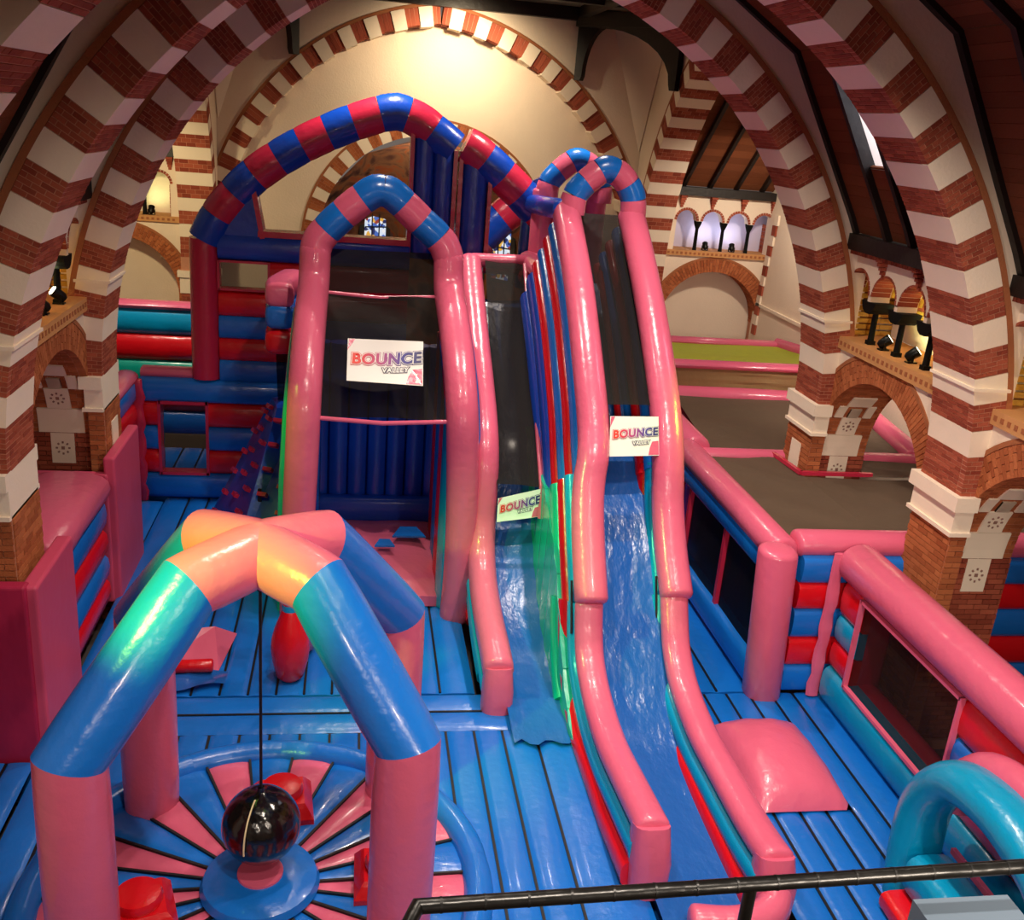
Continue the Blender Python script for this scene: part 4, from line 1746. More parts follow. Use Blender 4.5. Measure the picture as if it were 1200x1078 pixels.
# mesh cover and banner over the lane
net_quad(t, (3.34, 12.15, 3.55), (4.02, 12.2, 3.55), (4.02, 15.05, 5.76), (3.34, 15.05, 5.76), 'net', 'mesh_net', 0, 10, .004)
banner(t, (3.30, 11.62, 3.0), (3.98, 11.66, 3.02), (3.98, 11.90, 3.48), (3.32, 11.88, 3.47))
for q in ((3.52, 3.6), (3.7, 3.78)):
    mb = MB()
    mb.sweep([V((q[0], 12.6, 2.95)), V((q[0], 13.6, 3.95)), V((q[0], 14.8, 4.9))], .06, .05, (1, 0, 0), 10, 2, 'flat')
    mb.build('lane_stripe', 'red', t, True)
# arches on top
for y, dz, dx in ((15.0, -.08, 0), (17.2, -.05, .0)):
    x0, x1 = 3.2 + dx, 4.16 + dx
    zc = 5.85 + dz
    pts = spline([(x0, y - .05, zc - .02), (x0 + .05, y, zc + .28), (x0 + .34, y + .02, zc + .58), ((x0 + x1) / 2 + .04, y + .02, zc + .66), (x1 - .2, y + .02, zc + .55), (x1 - .02, y, zc + .28), (x1, y - .05, zc - .02)], 6)
    striped(t, 'arch_segment', pts, .2, ['pink', 'blue'], 7, (0, 1, 0))
# platform frame behind the mesh on the left
tube(t, 'frame_tube', [(3.03, 14.95, 5.8), (3.0, 16, 5.74), (2.98, 17.45, 5.66)], .16, 'deepblue', (1, 0, 0), .14)
tube(t, 'frame_tube', [(2.95, 17.5, 4.2), (2.96, 17.5, 5.0), (2.98, 17.5, 5.7)], .13, 'blue', (1, 0, 0), .13)
tube(t, 'frame_tube', [(3.14, 17.2, 4.2), (3.14, 17.2, 5.0), (3.14, 17.2, 5.9)], .18, 'pink', (1, 0, 0), .18)
tube(t, 'frame_tube', [(4.1, 17.2, 4.2), (4.1, 17.2, 5.0), (4.1, 17.2, 5.9)], .18, 'pink', (1, 0, 0), .18)
tube(t, 'platform_rail', [(3.0, 15.2, 4.72), (3.0, 17.2, 4.72)], .16, 'pink', (1, 0, 0), .2)
tube(t, 'platform_rail', [(2.98, 15.1, 4.42), (2.98, 17.2, 4.42)], .15, 'red', (1, 0, 0), .16)
mb = MB()
mb.box((2.95, 15.2, 0), (4.2, 17.5, 4.3))
mb.build('platform', 'deepblue', t)
for i in range(3):
    wall_tube(t, (3.0, 17.5, 0), (4.2, 17.5, 0), 4.4 + i * .45, 4.85 + i * .45, .2, ('red', 'blue', 'red')[i], 'back_tube')

# narrow slide
t = thing('narrow_slide', 'narrow covered slide between the jump tower and the tallest slide', 'inflatable slide', (2.2, 12, 0))
nl = [(10.55, .48), (10.95, .54), (11.6, .6), (12.3, .76), (12.8, 1.05), (13.05, 1.5), (13.1, 1.95)]
nu = [(13.0, 2.0), (12.95, 2.35), (13.25, 2.72), (14.0, 3.17), (15.0, 3.68), (16.2, 4.35), (16.7, 4.66)]
nl2 = [(10.55, .48), (10.95, .54), (11.6, .6), (12.3, .76), (12.75, 1.05), (12.95, 1.5), (13.0, 1.95), (13.1, 2.4), (13.4, 2.76), (14.1, 3.2), (15.0, 3.68), (16.2, 4.35), (16.7, 4.66)]
slide_wall(t, 1.89, nl2, [], .2)
slide_wall(t, 1.87, offset_profile(nl, .3), [('teal', .11), ('red', .11)], .11, w=.18, top='teal')
tube(t, 'side_tube', [(1.66, 13.5, .3), (1.65, 14.0, 2.2), (1.63, 14.8, 2.9), (1.62, 15.8, 3.6), (1.62, 16.6, 4.1)], .12, 'blue', (1, 0, 0), .09)
mb = MB()
mb.sweep([V((1.89, 10.5, -.02)), V((1.89, 10.5, .25)), V((1.89, 10.58, .52))], .2, .2, (1, 0, 0), 14, 3, 'flat', [1, 1, .9])
mb.build('nose', 'pink', t, True)
slide_bed(t, 2.02, 2.85, [(9.75, .05), (10.4, .06), (11.0, .1), (11.7, .26), (12.4, .6), (13.1, 1.15), (13.9, 1.95), (15, 2.95), (16.6, 4.1)])
net_quad(t, (2.05, 12.85, 2.12), (2.68, 12.8, 2.1), (2.80, 16.5, 4.72), (2.14, 16.6, 4.74), 'net', 'mesh_net', -.05, 12, .02)
mb = MB()
mb.sweep([V((2.69, 12.7, 1.66)), V((2.69, 12.8, 2.12)), V((2.75, 14.7, 3.45)), V((2.81, 16.5, 4.73))], .035, None, (1, 0, 0), 8, 2, 'flat')
mb.build('net_hem', 'pink', t, True)
banner(t, (2.07, 12.72, 1.58), (2.71, 12.72, 1.68), (2.67, 12.76, 2.09), (2.07, 12.76, 1.93))
mb = MB()
mb.sweep([V((1.93, 16.72, 4.72)), V((2.4, 16.75, 4.72)), V((2.9, 16.75, 4.74))], .12, None, (0, 0, 1), 10, 2, 'flat')
mb.build('top_rail', 'pink', t, True)
# loose blue sheet where the lane meets the bed
mb = MB()
vs = []
for j in range(7):
    for i in range(9):
        vs.append((2.0 + .75 * i / 8, 10.5 - .85 * j / 6 + .06 * math.sin(i * 1.7) * (j / 6), .1 - .05 * j / 6 + .012 * math.sin(i * 2.3 + j)))
mb.add(vs, [(j * 9 + i, j * 9 + i + 1, (j + 1) * 9 + i + 1, (j + 1) * 9 + i) for j in range(6) for i in range(8)])
mb.build('landing_sheet', 'bedblue', t, True)

# jump tower
t = thing('jump_tower', 'wide pink jump tower with mesh front, striped arch and white banner', 'inflatable tower', (.4, 13.5, 0))
LT = [(-.75, 12.95, -.03), (-.74, 12.95, .8), (-.71, 12.95, 1.7), (-.68, 12.97, 2.5), (-.66, 13.05, 3.2), (-.65, 13.5, 3.72), (-.64, 14.2, 4.16), (-.63, 14.85, 4.5), (-.62, 14.98, 4.98)]
RT = [(1.58, 12.9, -.03), (1.6, 12.9, .8), (1.58, 12.9, 1.7), (1.54, 12.92, 2.5), (1.5, 13.0, 3.15), (1.46, 13.45, 3.7), (1.42, 14.15, 4.16), (1.39, 14.85, 4.5), (1.37, 14.98, 4.98)]
for path in (LT, RT):
    tube(t, 'post_tube', spline(path, 5), .23, 'pink', (1, 0, 0), .23, 18, 2.2)
arch = spline([(-.62, 14.98, 4.95), (-.55, 15.0, 5.15), (-.25, 15.0, 5.48), (.16, 15, 5.83), (.34, 15, 5.88), (.52, 15, 5.82), (.9, 15, 5.5), (1.25, 15.0, 5.2), (1.37, 14.98, 4.95)], 8)
striped(t, 'arch_segment', arch, .235, ['pink', 'blue', 'pink', 'blue', 'blue', 'pink', 'blue', 'pink'], 8, (0, 1, 0), 6, 18)
for colA, pp in (('green', [(-.88, 13.12, -.02), (-.87, 13.12, 1.6), (-.83, 13.16, 2.6), (-.80, 13.3, 3.2), (-.78, 13.75, 3.66), (-.76, 14.5, 4.1)]),  # left tube's green is lamplight put into its colour
                 ('blue', [(1.72, 13.1, -.02), (1.72, 13.1, 1.6), (1.67, 13.15, 2.6), (1.62, 13.28, 3.2), (1.58, 13.7, 3.66), (1.53, 14.4, 4.1)])):
    mb = MB()
    mb.sweep(spline(pp, 4), .17, .15, (1, 0, 0), 12, 2.4, 'flat')
    mb.build('side_tube', colA, t, True)
for x0, cols in ((-.66, ['blue', 'deepblue', 'blue', 'deepblue']), (1.46, ['teal', 'red', 'blue', 'red'])):
    for i, m in enumerate(cols):
        mb = MB()
        y = 13.15 + .28 + i * .62
        mb.sweep([V((x0, y - .1, 0)), V((x0, y, 1.5)), V((x0, y + .1, 3.0)), V((x0, y + .2, 3.7))], .33, .16, (1, 0, 0), 12, 2.6, 'flat')
        mb.build('inner_wall_tube', m, t, True)
for i in range(7):
    x = -.55 + i * .32
    mb = MB()
    mb.sweep([V((x, 15.8, 0)), V((x, 15.8, 1.6)), V((x, 15.8, 3.4))], .17, .17, (1, 0, 0), 10, 2.2, 'flat')
    mb.build('back_wall_tube', 'deepblue', t, True)
wall_tube(t, (-.6, 15.6, 0), (1.4, 15.6, 0), .35, .8, .3, 'deepblue', 'back_step')
# jump cushion
mb = MB()
n = 10
vs = []
for j in range(n + 1):
    for i in range(n + 1):
        u, v = i / n, j / n
        z = .16 + .22 * v + .13 * (1 - (2 * u - 1) ** 4) * (1 - (2 * v - 1) ** 6) + .012 * math.sin(9 * u + 7 * v)
        vs.append((-.5 + 1.82 * u, 13.15 + 2.4 * v, z))
o = len(vs)
vs += [(-.5, 13.15, 0), (1.32, 13.15, 0), (1.32, 15.55, 0), (-.5, 15.55, 0)]
fs = [(j * (n + 1) + i, j * (n + 1) + i + 1, (j + 1) * (n + 1) + i + 1, (j + 1) * (n + 1) + i) for j in range(n) for i in range(n)]
fs += [tuple([o, o + 1] + list(range(n, -1, -1))), tuple([o + 1, o + 2] + [j * (n + 1) + n for j in range(n, -1, -1)]), tuple([o + 3, o] + [j * (n + 1) for j in range(n + 1)])]
mb.add(vs, fs)
mb.build('jump_cushion', 'pink', t, True)
for dx, dy in ((.95, 14.6), (.55, 14.2)):
    mb = MB()
    k = .27 if dx > .9 else .16
    mb.prism([(dx - k, dy - .2 * k, .50), (dx + k, dy - .2 * k, .50), (dx + k * .5, dy + k, .53), (dx - k * .5, dy + k, .53)], (0, 0, .03))
    mb.build('cushion_patch', 'blue', t)
net_quad(t, (-.45, 13.0, 2.98), (1.28, 12.95, 3.0), (1.2, 14.75, 4.38), (-.43, 14.78, 4.36), 'net', 'mesh_net', -.22, 20, .03)
net_quad(t, (-.42, 14.86, 4.38), (1.18, 14.84, 4.4), (1.16, 15.1, 5.0), (-.42, 15.1, 4.98), 'net', 'mesh_net', -.06, 8, .015)
for a, b in (((-.47, 12.98, 2.97), (1.3, 12.93, 2.99)), ((-.45, 14.8, 4.37), (1.2, 14.78, 4.39))):
    mb = MB()
    mb.sweep([V(a), V(a).lerp(V(b), .5) + V((0, 0, -.05)), V(b)], .032, None, (0, 0, 1), 8, 2, 'flat')
    mb.build('net_hem', 'pink', t, True)
banner(t, (-.1, 12.95, 3.52), (.93, 12.9, 3.50), (.94, 13.42, 4.0), (-.1, 13.4, 4.0), -.05)

# castle gate ---------------------------------------------------------------
t = thing('castle_gate', 'tall blue and crimson striped castle arch behind the jump tower', 'inflatable arch', (0, 17.5, 0))
YC = 17.5
tube(t, 'pillar', [(-2.59, YC, 2.27), (-2.59, YC, 3.3), (-2.58, YC, 4.72)], .25, 'crimson', (0, 1, 0), .28, 18, 2.2, 'flat')
la = spline([(-2.56, YC, 4.68), (-2.28, YC, 5.2), (-1.74, YC, 5.8), (-1.04, YC, 6.3), (-.34, YC, 6.67), (.22, YC, 6.9), (.5, YC, 6.98), (.68, YC, 6.98), (1.05, YC, 6.84), (1.58, YC, 6.48)], 6)
striped(t, 'arch_segment', la, .30, ['deepblue', 'crimson'], 11, (0, 1, 0), 5, 18, .3)
ra_ = spline([(1.76, YC, 6.56), (1.95, YC, 6.46), (2.32, YC, 6.2), (2.95, YC, 5.68), (3.4, YC, 5.25)], 6)
striped(t, 'arch_segment', ra_, .31, ['crimson', 'deepblue'], 5, (0, 1, 0), 5, 18, .3)
for x0, x1, zt in ((.90, 1.25, 6.7), (1.24, 1.59, 6.5), (1.74, 2.19, 6.3)):
    mb = MB()
    xm = (x0 + x1) / 2
    mb.sweep([V((xm, YC, 4.6)), V((xm, YC, 5.5)), V((xm, YC, zt))], (x1 - x0) / 2 * 1.05, .2, (0, 1, 0), 12, 2.6, 'flat')
    mb.build('post_tube', 'deepblue', t, True)
for x, z in ((.87, 6.75), (1.61, 6.45), (1.71, 6.45), (2.23, 6.1)):
    mb = MB()
    mb.box((x - .035, YC - .18, 4.62), (x + .035, YC + .18, z))
    mb.build('post_edge', 'crimson', t)
mb = MB()
mb.prism([(-2.3, YC - .18, 4.75), (-1.62, YC - .18, 4.75), (-1.78, YC - .18, 5.62), (-2.05, YC - .18, 5.45)], (0, .36, 0))
mb.build('corner_gusset', 'deepblue', t)
mb = MB()
mb.bar((-1.6, YC - .02, 4.78), (-1.76, YC - .02, 5.66), .4, .08, (1, 0, 0))
mb.build('gusset_edge', 'crimson', t)
wall_tube(t, (-2.35, YC, 0), (.9, YC, 0), 4.38, 4.84, .44, 'deepblue', 'beam')
mb = MB()
mb.box((-1.68, YC - .2, 4.8), (.9, YC + .2, 4.9))
mb.build('beam_edge', 'crimson', t)
wall_tube(t, (2.2, YC, 0), (3.3, YC, 0), 4.4, 4.72, .44, 'crimson', 'beam')
for z0, z1, m in ((3.82, 4.38, 'red'), (3.4, 3.84, 'red'), (3.0, 3.42, 'blue'), (2.6, 3.02, 'red'), (2.2, 2.64, 'blue')):
    if m == 'red' and z1 > 4.3:
        wall_tube(t, (-1.5, YC, 0), (.9, YC, 0), z0, z1, .36, m)
    else:
        wall_tube(t, (-2.35, YC, 0), (.9, YC, 0), z0, z1, .36, m)
fr = MB()
for a, b in (((-2.34, 3.86), (-1.5, 3.9)), ((-2.34, 4.34), (-1.5, 4.38)), ((-2.36, 3.86), (-2.32, 4.38)), ((-1.52, 3.86), (-1.48, 4.38))):
    fr.box((a[0], YC - .19, a[1]), (b[0], YC + .05, b[1]))
fr.build('window_frame', 'crimson', t)
net_quad(t, (-2.33, YC, 3.88), (-1.5, YC, 3.88), (-1.5, YC, 4.36), (-2.33, YC, 4.36), 'netthin', 'mesh_net', 0, 6, .008)

# rolled bumper at the tower corner
t = thing('corner_bumper', 'stacked pink, blue and red bumper roll left of the jump tower', 'bumper', (-1.15, 15.6, 3.2))
for z, m in ((4.2, 'pink'), (3.86, 'blue'), (3.46, 'red')):
    mb = MB()
    mb.sweep(spline([(-1.16, 15.3, z), (-1.2, 15.9, z), (-1.05, 16.6, z + .02)], 4), .19, .22, (1, 0, 0), 16, 3.4, 'round')
    mb.build('bumper_roll', m, t, True)
# striped tail of a further arch
t = thing('rear_arch', 'crimson and blue striped arch end seen through the castle gate', 'inflatable arch', (2.9, 20, 0))
striped(t, 'arch_segment', spline([(2.15, 20.5, -.4), (2.15, 20.5, 3.9), (2.5, 20.5, 4.6), (3.1, 20.5, 5.25), (3.9, 20.5, 5.7)], 6), .36, ['pink', 'deepblue', 'crimson', 'deepblue'], 12, (0, 1, 0))

# play wall -----------------------------------------------------------------
t = thing('play_wall', 'blue and red play wall with mesh window at the back of the bouncy bed', 'inflatable wall', (-2.5, 17.5, 0))
rows = [(0, .48, 'blue'), (.48, .92, 'red'), (.92, 1.37, 'blue'), (1.37, 1.82, 'red'), (1.82, 2.25, 'blue')]
for z0, z1, m in rows:
    if .4 < z0 < 1.8:
        wall_tube(t, (-3.72, 17.45, 0), (-3.38, 17.45, 0), z0, z1, .36, m)
        wall_tube(t, (-2.58, 17.45, 0), (-.9, 17.45, 0), z0, z1, .36, m)
    else:
        wall_tube(t, (-3.72, 17.45, 0), (-.9, 17.45, 0), z0, z1, .4, m)
tube(t, 'top_tube', [(-3.7, 17.6, 2.3), (-2.5, 17.6, 2.3), (-.9, 17.6, 2.3)], .1, 'pink', (0, 1, 0), .2)
fr = MB()
for a, b in (((-3.4, .47), (-2.56, .52)), ((-3.4, 1.8), (-2.56, 1.85)), ((-3.42, .47), (-3.37, 1.85)), ((-2.6, .47), (-2.55, 1.85))):
    fr.box((a[0], 17.25, a[1]), (b[0], 17.5, b[1]))
fr.build('window_frame', 'crimson', t)
net_quad(t, (-3.38, 17.48, .5), (-2.58, 17.48, .5), (-2.58, 17.48, 1.82), (-3.38, 17.48, 1.82), 'netthin', 'mesh_net', 0, 6, .01)
t = thing('side_play_wall', 'short blue and red side wall with crimson laced corner by the far left pier', 'inflatable wall', (-3.9, 16.3, 0))
for z0, z1, m in rows:
    wall_tube(t, (-3.92, 15.0, 0), (-3.92, 17.3, 0), z0, z1, .36, m)
tube(t, 'top_tube', [(-3.92, 15.0, 2.27), (-3.92, 17.3, 2.27)], .12, 'pink', (1, 0, 0), .2)
mb = MB()
mb.sweep([V((-3.72 + .03 * math.sin(i * 2.2), 17.2 + .02 * math.cos(i * 1.7), 2.25 * i / 14)) for i in range(15)], .09, .07, (0, 1, 0), 8, 2, 'flat')
mb.build('corner_lacing', 'crimson', t, True)

# striped wall far left behind
t = thing('striped_wall', 'far wall of glossy teal and red horizontal tubes in the left transept', 'inflatable wall', (-4.2, 20.5, 0))
for z0, z1, m in ((2.32, 2.88, 'teal'), (1.78, 2.34, 'red'), (1.24, 1.80, 'green'), (.7, 1.26, 'red'), (.2, .72, 'blue')):
    wall_tube(t, (-6.2, 20.5, 0), (-2.0, 20.5, 0), z0, z1, .4, m, p=2.2)
tube(t, 'top_tube', [(-6.2, 20.5, 2.92), (-2.0, 20.5, 2.92)], .09, 'pink', (0, 1, 0), .22)

# climbing wall -------------------------------------------------------------
t = thing('climbing_wall', 'steep blue climbing wall with small crimson holds left of the jump tower', 'climbing wall', (-1.5, 15, 0))
# ridge from top (-1.15,16,2.25) to the bed
T1, T2 = V((-1.35, 16.2, 2.3)), V((-.86, 15.7, 2.3))
B1, B2, B3 = V((-2.5, 15.7, 0)), V((-1.82, 13.95, 0)), V((-.95, 13.6, 0))
mid = V((-1.22, 15.6, 2.3))
mb = MB()
vs = [T1, mid, T2, B1, B2, B3, V((-.9, 16.6, 2.3)), V((-.9, 16.6, 0))]
mb.add(vs, [(3, 4, 1, 0), (4, 5, 2, 1), (0, 1, 2, 6), (3, 0, 6, 7), (5, 7, 6, 2)])
mb.build('wall_body', 'deepblue', t)


def holds(a, b, c, d, nu, nv, seed):
    rnd = random.Random(seed)
    a, b, c, d = V(a), V(b), V(c), V(d)
    N = (b - a).cross(d - a).normalized()
    U = (b - a).normalized()
    W_ = N.cross(U)
    for j in range(nv):
        for i in range(nu):
            u = (i + .5 + rnd.uniform(-.1, .1)) / nu
            v = (j + .5 + (.25 if i % 2 else -.1)) / nv
            if v > .97:
                continue
            P = a.lerp(b, u).lerp(d.lerp(c, u), v)
            h = MB()
            h.obox(P + N * .04, U * .075, W_ * .032, N * .05)
            h.build('hold', 'crimson', t)


holds(B1, B2, mid, T1, 3, 7, 1)
holds(B2, B3, T2, mid, 2, 7, 2)
for P in ((-1.42, 14.72, 1.12), (-1.56, 14.32, .6)):
    mb = MB()
    mb.obox(P, (.03, 0, 0), (0, .012, 0), (0, 0, .11))
    mb.build('strap_loop', 'strap', t)
t = thing('drape', 'dark hanging drape above the top of the climbing wall', 'drape', (-1.05, 16.3, 2.4))
mb = MB()
vs = []
for j in range(9):
    for i in range(9):
        u, v = i / 8, j / 8
        vs.append((-1.3 + .42 * u + .05 * (1 - v), 16.2 + .06 * math.sin(u * 9) - .1 * (1 - v), 2.3 + 1.0 * v))
mb.add(vs, [(j * 9 + i, j * 9 + i + 1, (j + 1) * 9 + i + 1, (j + 1) * 9 + i) for j in range(8) for i in range(8)])
o = mb.build('drape_cloth', 'netwin', t, True)

# pink wedge with red roller ------------------------------------------------
t = thing('roller_wedge', 'low pink wedge with red roller on the bed behind the left pylon leg', 'inflatable wedge', (-1.9, 11.6, 0))
mb = MB()
mb.prism([(-2.5, 11.35, 0), (-1.7, 11.35, 0), (-1.55, 12.4, .0), (-1.75, 12.2, .42), (-2.5, 11.9, .3)], (0, 0, .02))
vs = [(-2.5, 11.3, .02), (-1.62, 11.35, .02), (-1.5, 12.3, .02), (-2.4, 12.4, .02), (-2.3, 11.8, .34), (-1.75, 12.0, .3)]
mb = MB()
mb.add(vs, [(3, 2, 1, 0), (0, 1, 5, 4), (1, 2, 5), (2, 3, 4, 5), (3, 0, 4)])
mb.build('wedge_body', 'pink', t)
tube(t, 'roller', [(-2.2, 11.25, .14), (-1.7, 11.28, .14)], .085, 'red', (0, 0, 1), .085)
tube(t, 'roller', [(-2.95, 11.5, .14), (-2.62, 11.52, .14)], .085, 'red', (0, 0, 1), .085)
mb = MB()
vs = []
for j in range(7):
    for i in range(9):
        u, v = i / 8, j / 6
        vs.append((-2.75 + 1.25 * u, 11.32 - .62 * v * (1 - .5 * u), .05 + .03 * math.sin(u * 11 + v * 5)))
mb.add(vs, [(j * 9 + i, j * 9 + i + 1, (j + 1) * 9 + i + 1, (j + 1) * 9 + i) for j in range(6) for i in range(8)])
mb.build('loose_sheet', 'bedblue', t, True)

# left pink wall and pier padding ---------------------------------------------
t = thing('left_wall', 'pink-topped inflatable side wall with blue and red stripes between the left piers', 'inflatable wall', (-3.7, 12.3, 0))
for z0, z1, m in ((0, .38, 'red'), (.36, .76, 'blue'), (.74, 1.14, 'red'), (1.12, 1.6, 'blue')):
    wall_tube(t, (-3.72, 11.03, 0), (-3.72, 13.30, 0), z0, z1, .72, m)
tube(t, 'top_tube', [(-3.85, 11.03, 1.74), (-3.85, 12, 1.76), (-3.85, 13.30, 1.74)], .24, 'pink', (1, 0, 0), .55, 18, 2.6)


def pad(name, label, boxes, m1='padpink'):
    t = thing(name, label, 'padding', boxes[0][0])
    for a, b, m in boxes:
        mb = MB()
        mb.box(a, b)
        o = mb.build('pad_panel', m, t)
        bv = o.modifiers.new('soft_edge', 'BEVEL')
        bv.width = .035
        bv.segments = 3
    return t


pad('pier_padding', 'big crimson padded box around the foot of the near left pier',
    [((-5.2, 9.62, -.1), (-3.28, 9.78, 2.08), 'paddark'), ((-3.36, 9.66, -.1), (-3.18, 11.0, 2.06), 'padpink')])
pad('pier_padding', 'pink padding wrapped around the foot of the far left pier',
    [((-5.0, 13.42, -.1), (-3.36, 13.56, 1.9), 'padpink'), ((-3.42, 13.44, -.1), (-3.26, 15.0, 2.14), 'padpink')])

# court walls on the right ------------------------------------------------------
t = thing('window_wall', 'pink court wall with two dark mesh windows right of the tall slide', 'inflatable wall', (5.55, 12.8, 0))
tube(t, 'top_tube', [(5.55, 10.9, 2.02), (5.55, 12.5, 2.04), (5.55, 14.9, 2.04)], .2, 'pink', (1, 0, 0), .22)
tube(t, 'corner_pillar', [(5.56, 10.78, -.02), (5.48, 10.73, 1.0), (5.38, 10.66, 2.1)], .25, 'pink', (1, 0, 0), .25, 20, 2.2)
wall_tube(t, (5.52, 10.9, 0), (5.52, 14.9, 0), 1.62, 1.98, .3, 'blue')
wall_tube(t, (5.52, 10.9, 0), (5.52, 14.9, 0), 0, .42, .36, 'blue')
for a, b in ((10.95, 12.45), (12.55, 14.05)):
    net_quad(t, (5.48, b, .4), (5.48, a, .4), (5.48, a, 1.64), (5.48, b, 1.64), 'netwin', 'mesh_net', 0, 6, .01)
for y in (12.5, 14.1):
    mb = MB()
    mb.box((5.42, y - .04, .4), (5.5, y + .04, 1.65))
    mb.build('window_strip', 'crimson', t)
mb = MB()
mb.box((5.62, 10.9, .3), (5.7, 14.9, 1.7))
mb.build('inner_lining', 'deepblue', t)
t = thing('pink_rail', 'pink inflatable rail sloping up beside the back of the tall slide', 'inflatable tube', (5.3, 15.5, 0))
tube(t, 'rail_tube', [(5.72, 14.9, 2.05), (5.75, 16.5, 2.05), (5.85, 18.4, 2.05)], .24, 'pink', (1, 0, 0), .24)
mb = MB()
wall_tube(t, (5.55, 15.0, 0), (5.65, 18.4, 0), 0, 1.85, .3, 'crimson')

t = thing('court_front_wall', 'blue and red striped court wall in front of the mesh roof', 'inflatable wall', (6.6, 10.85, 0))
for z0, z1, m in ((0, .42, 'blue'), (.4, .84, 'red'), (.82, 1.26, 'blue'), (1.24, 1.64, 'red'), (1.62, 2.0, 'blue')):
    wall_tube(t, (5.8, 10.88, 0), (11.0, 10.88, 0), z0, z1, .36, m)
tube(t, 'top_tube', [(5.8, 11.0, 2.1), (8, 11.0, 2.1), (11.0, 11.0, 2.1)], .17, 'pink', (0, 1, 0), .22)

t = thing('court_side_wall', 'pink-topped court wall with big mesh window along the right side', 'inflatable wall', (6.2, 8.5, 0))
tube(t, 'top_tube', [(6.5, 10.62, 1.98), (6.5, 8.0, 1.98), (6.5, 4.2, 1.98)], .27, 'pink', (1, 0, 0), .29, 20)
mb = MB()
mb.sweep([V((6.24, 10.66 + .02 * math.sin(i * 2.1), 2.1 * i / 12)) for i in range(13)], .05, .09, (1, 0, 0), 8, 2, 'flat', [1 + .12 * math.sin(i * 2.4) for i in range(13)])
mb.build('corner_lacing', 'pink', t, True)
wall_tube(t, (6.5, 10.58, 0), (6.5, 4.2, 0), 0, .52, .46, 'teal')  # blue vinyl base, green lamplight put into its colour
for z0, z1, m in ((.5, .9, 'red'), (.88, 1.28, 'teal'), (1.26, 1.76, 'red')):
    wall_tube(t, (6.5, 10.58, 0), (6.5, 10.05, 0), z0, z1, .36, m)
    wall_tube(t, (6.5, 7.9, 0), (6.5, 4.2, 0), z0, z1, .36, m if m != 'teal' else 'blue')
fr = MB()
for a, b in (((10.05, .5), (7.9, .54)), ((10.05, 1.71), (7.9, 1.75)), ((10.07, .5), (10.03, 1.75)), ((7.92, .5), (7.88, 1.75))):
    fr.box((6.28, min(a[0], b[0]), a[1]), (6.34, max(a[0], b[0]), b[1]))
fr.build('window_frame', 'pink', t)
net_quad(t, (6.36, 10.05, .52), (6.36, 7.9, .52), (6.36, 7.9, 1.74), (6.36, 10.05, 1.74), 'netclear', 'mesh_net', 0, 6, .012)
tube(t, 'inner_ledge', [(6.62, 10.05, .42), (6.62, 9, .42), (6.62, 7.8, .42)], .14, 'crimson', (1, 0, 0), .2)
tube(t, 'inner_post', [(6.62, 10.12, .4), (6.62, 10.12, 1.8)], .1, 'crimson', (1, 0, 0), .2)

# pillow ---------------------------------------------------------------------
t = thing('pillow', 'big square pink inflatable pillow on the blue court bed', 'cushion', (5.1, 9.1, 0))
mb = MB()
n = 16
vs = []
P4 = [V((4.55, 8.33, 0)), V((5.66, 8.33, 0)), V((5.66, 9.98, 0)), V((4.55, 9.98, 0))]
for sgn in (1, -1):
    for j in range(n + 1):
        for i in range(n + 1):
            u, v = i / n, j / n
            p = P4[0].lerp(P4[1], u).lerp(P4[3].lerp(P4[2], u), v)
            k = ((1 - (2 * u - 1) ** 2) * (1 - (2 * v - 1) ** 2)) ** .46
            c = V((5.15, 9.15, 0))
            p = c + (p - c) * (1 - .05 * (1 - max(abs(2 * u - 1), abs(2 * v - 1)) ** 8 * 0) * 0)
            edge = .03 * math.sin(21 * u) * (abs(2 * v - 1) ** 6) + .03 * math.sin(23 * v) * (abs(2 * u - 1) ** 6)
            vs.append((p.x, p.y, .02 + (.31 * k + edge * k if sgn > 0 else 0)))
m1 = (n + 1) ** 2
fs = [(j * (n + 1) + i, j * (n + 1) + i + 1, (j + 1) * (n + 1) + i + 1, (j + 1) * (n + 1) + i) for j in range(n) for i in range(n)]
fs += [tuple(m1 + q for q in reversed(f)) for f in fs[:]]
mb.add(vs, fs)
mb.build('pillow_cover', 'pink', t, True)

# teal arch at the bottom right ------------------------------------------------
t = thing('teal_arch', 'teal tunnel arch with pink back edge at the lower right corner', 'inflatable arch', (6.1, 7.0, 0))
pts = spline([(5.66, 7.12, -.05), (5.66, 7.2, .5), (5.66, 7.18, 1.06), (5.66, 6.9, 1.5), (5.66, 6.45, 1.66), (5.66, 5.95, 1.66), (5.66, 5.4, 1.46), (5.66, 5.1, .9), (5.66, 5.0, -.05)], 6)
tube(t, 'arch_tube', pts, .2, 'teal', (1, 0, 0), .26, 20, 2.2, 'flat')
pts2 = [p + V((.30, 0, .08)) for p in pts[11:-10]]
tube(t, 'arch_back', pts2, .2, 'pink', (1, 0, 0), .2, 18, 2.2, 'flat')
wall_tube(t, (5.42, 6.95, 0), (5.42, 5.2, 0), 0, .2, .4, 'red', 'step_tube')
wall_tube(t, (5.66, 6.95, 0), (5.66, 5.2, 0), .18, .62, .5, 'teal', 'step_tube')
mb = MB()
mb.box((5.9, 5.2, .58), (5.95, 7.0, .64))
mb.build('net_hem', 'pink', t)

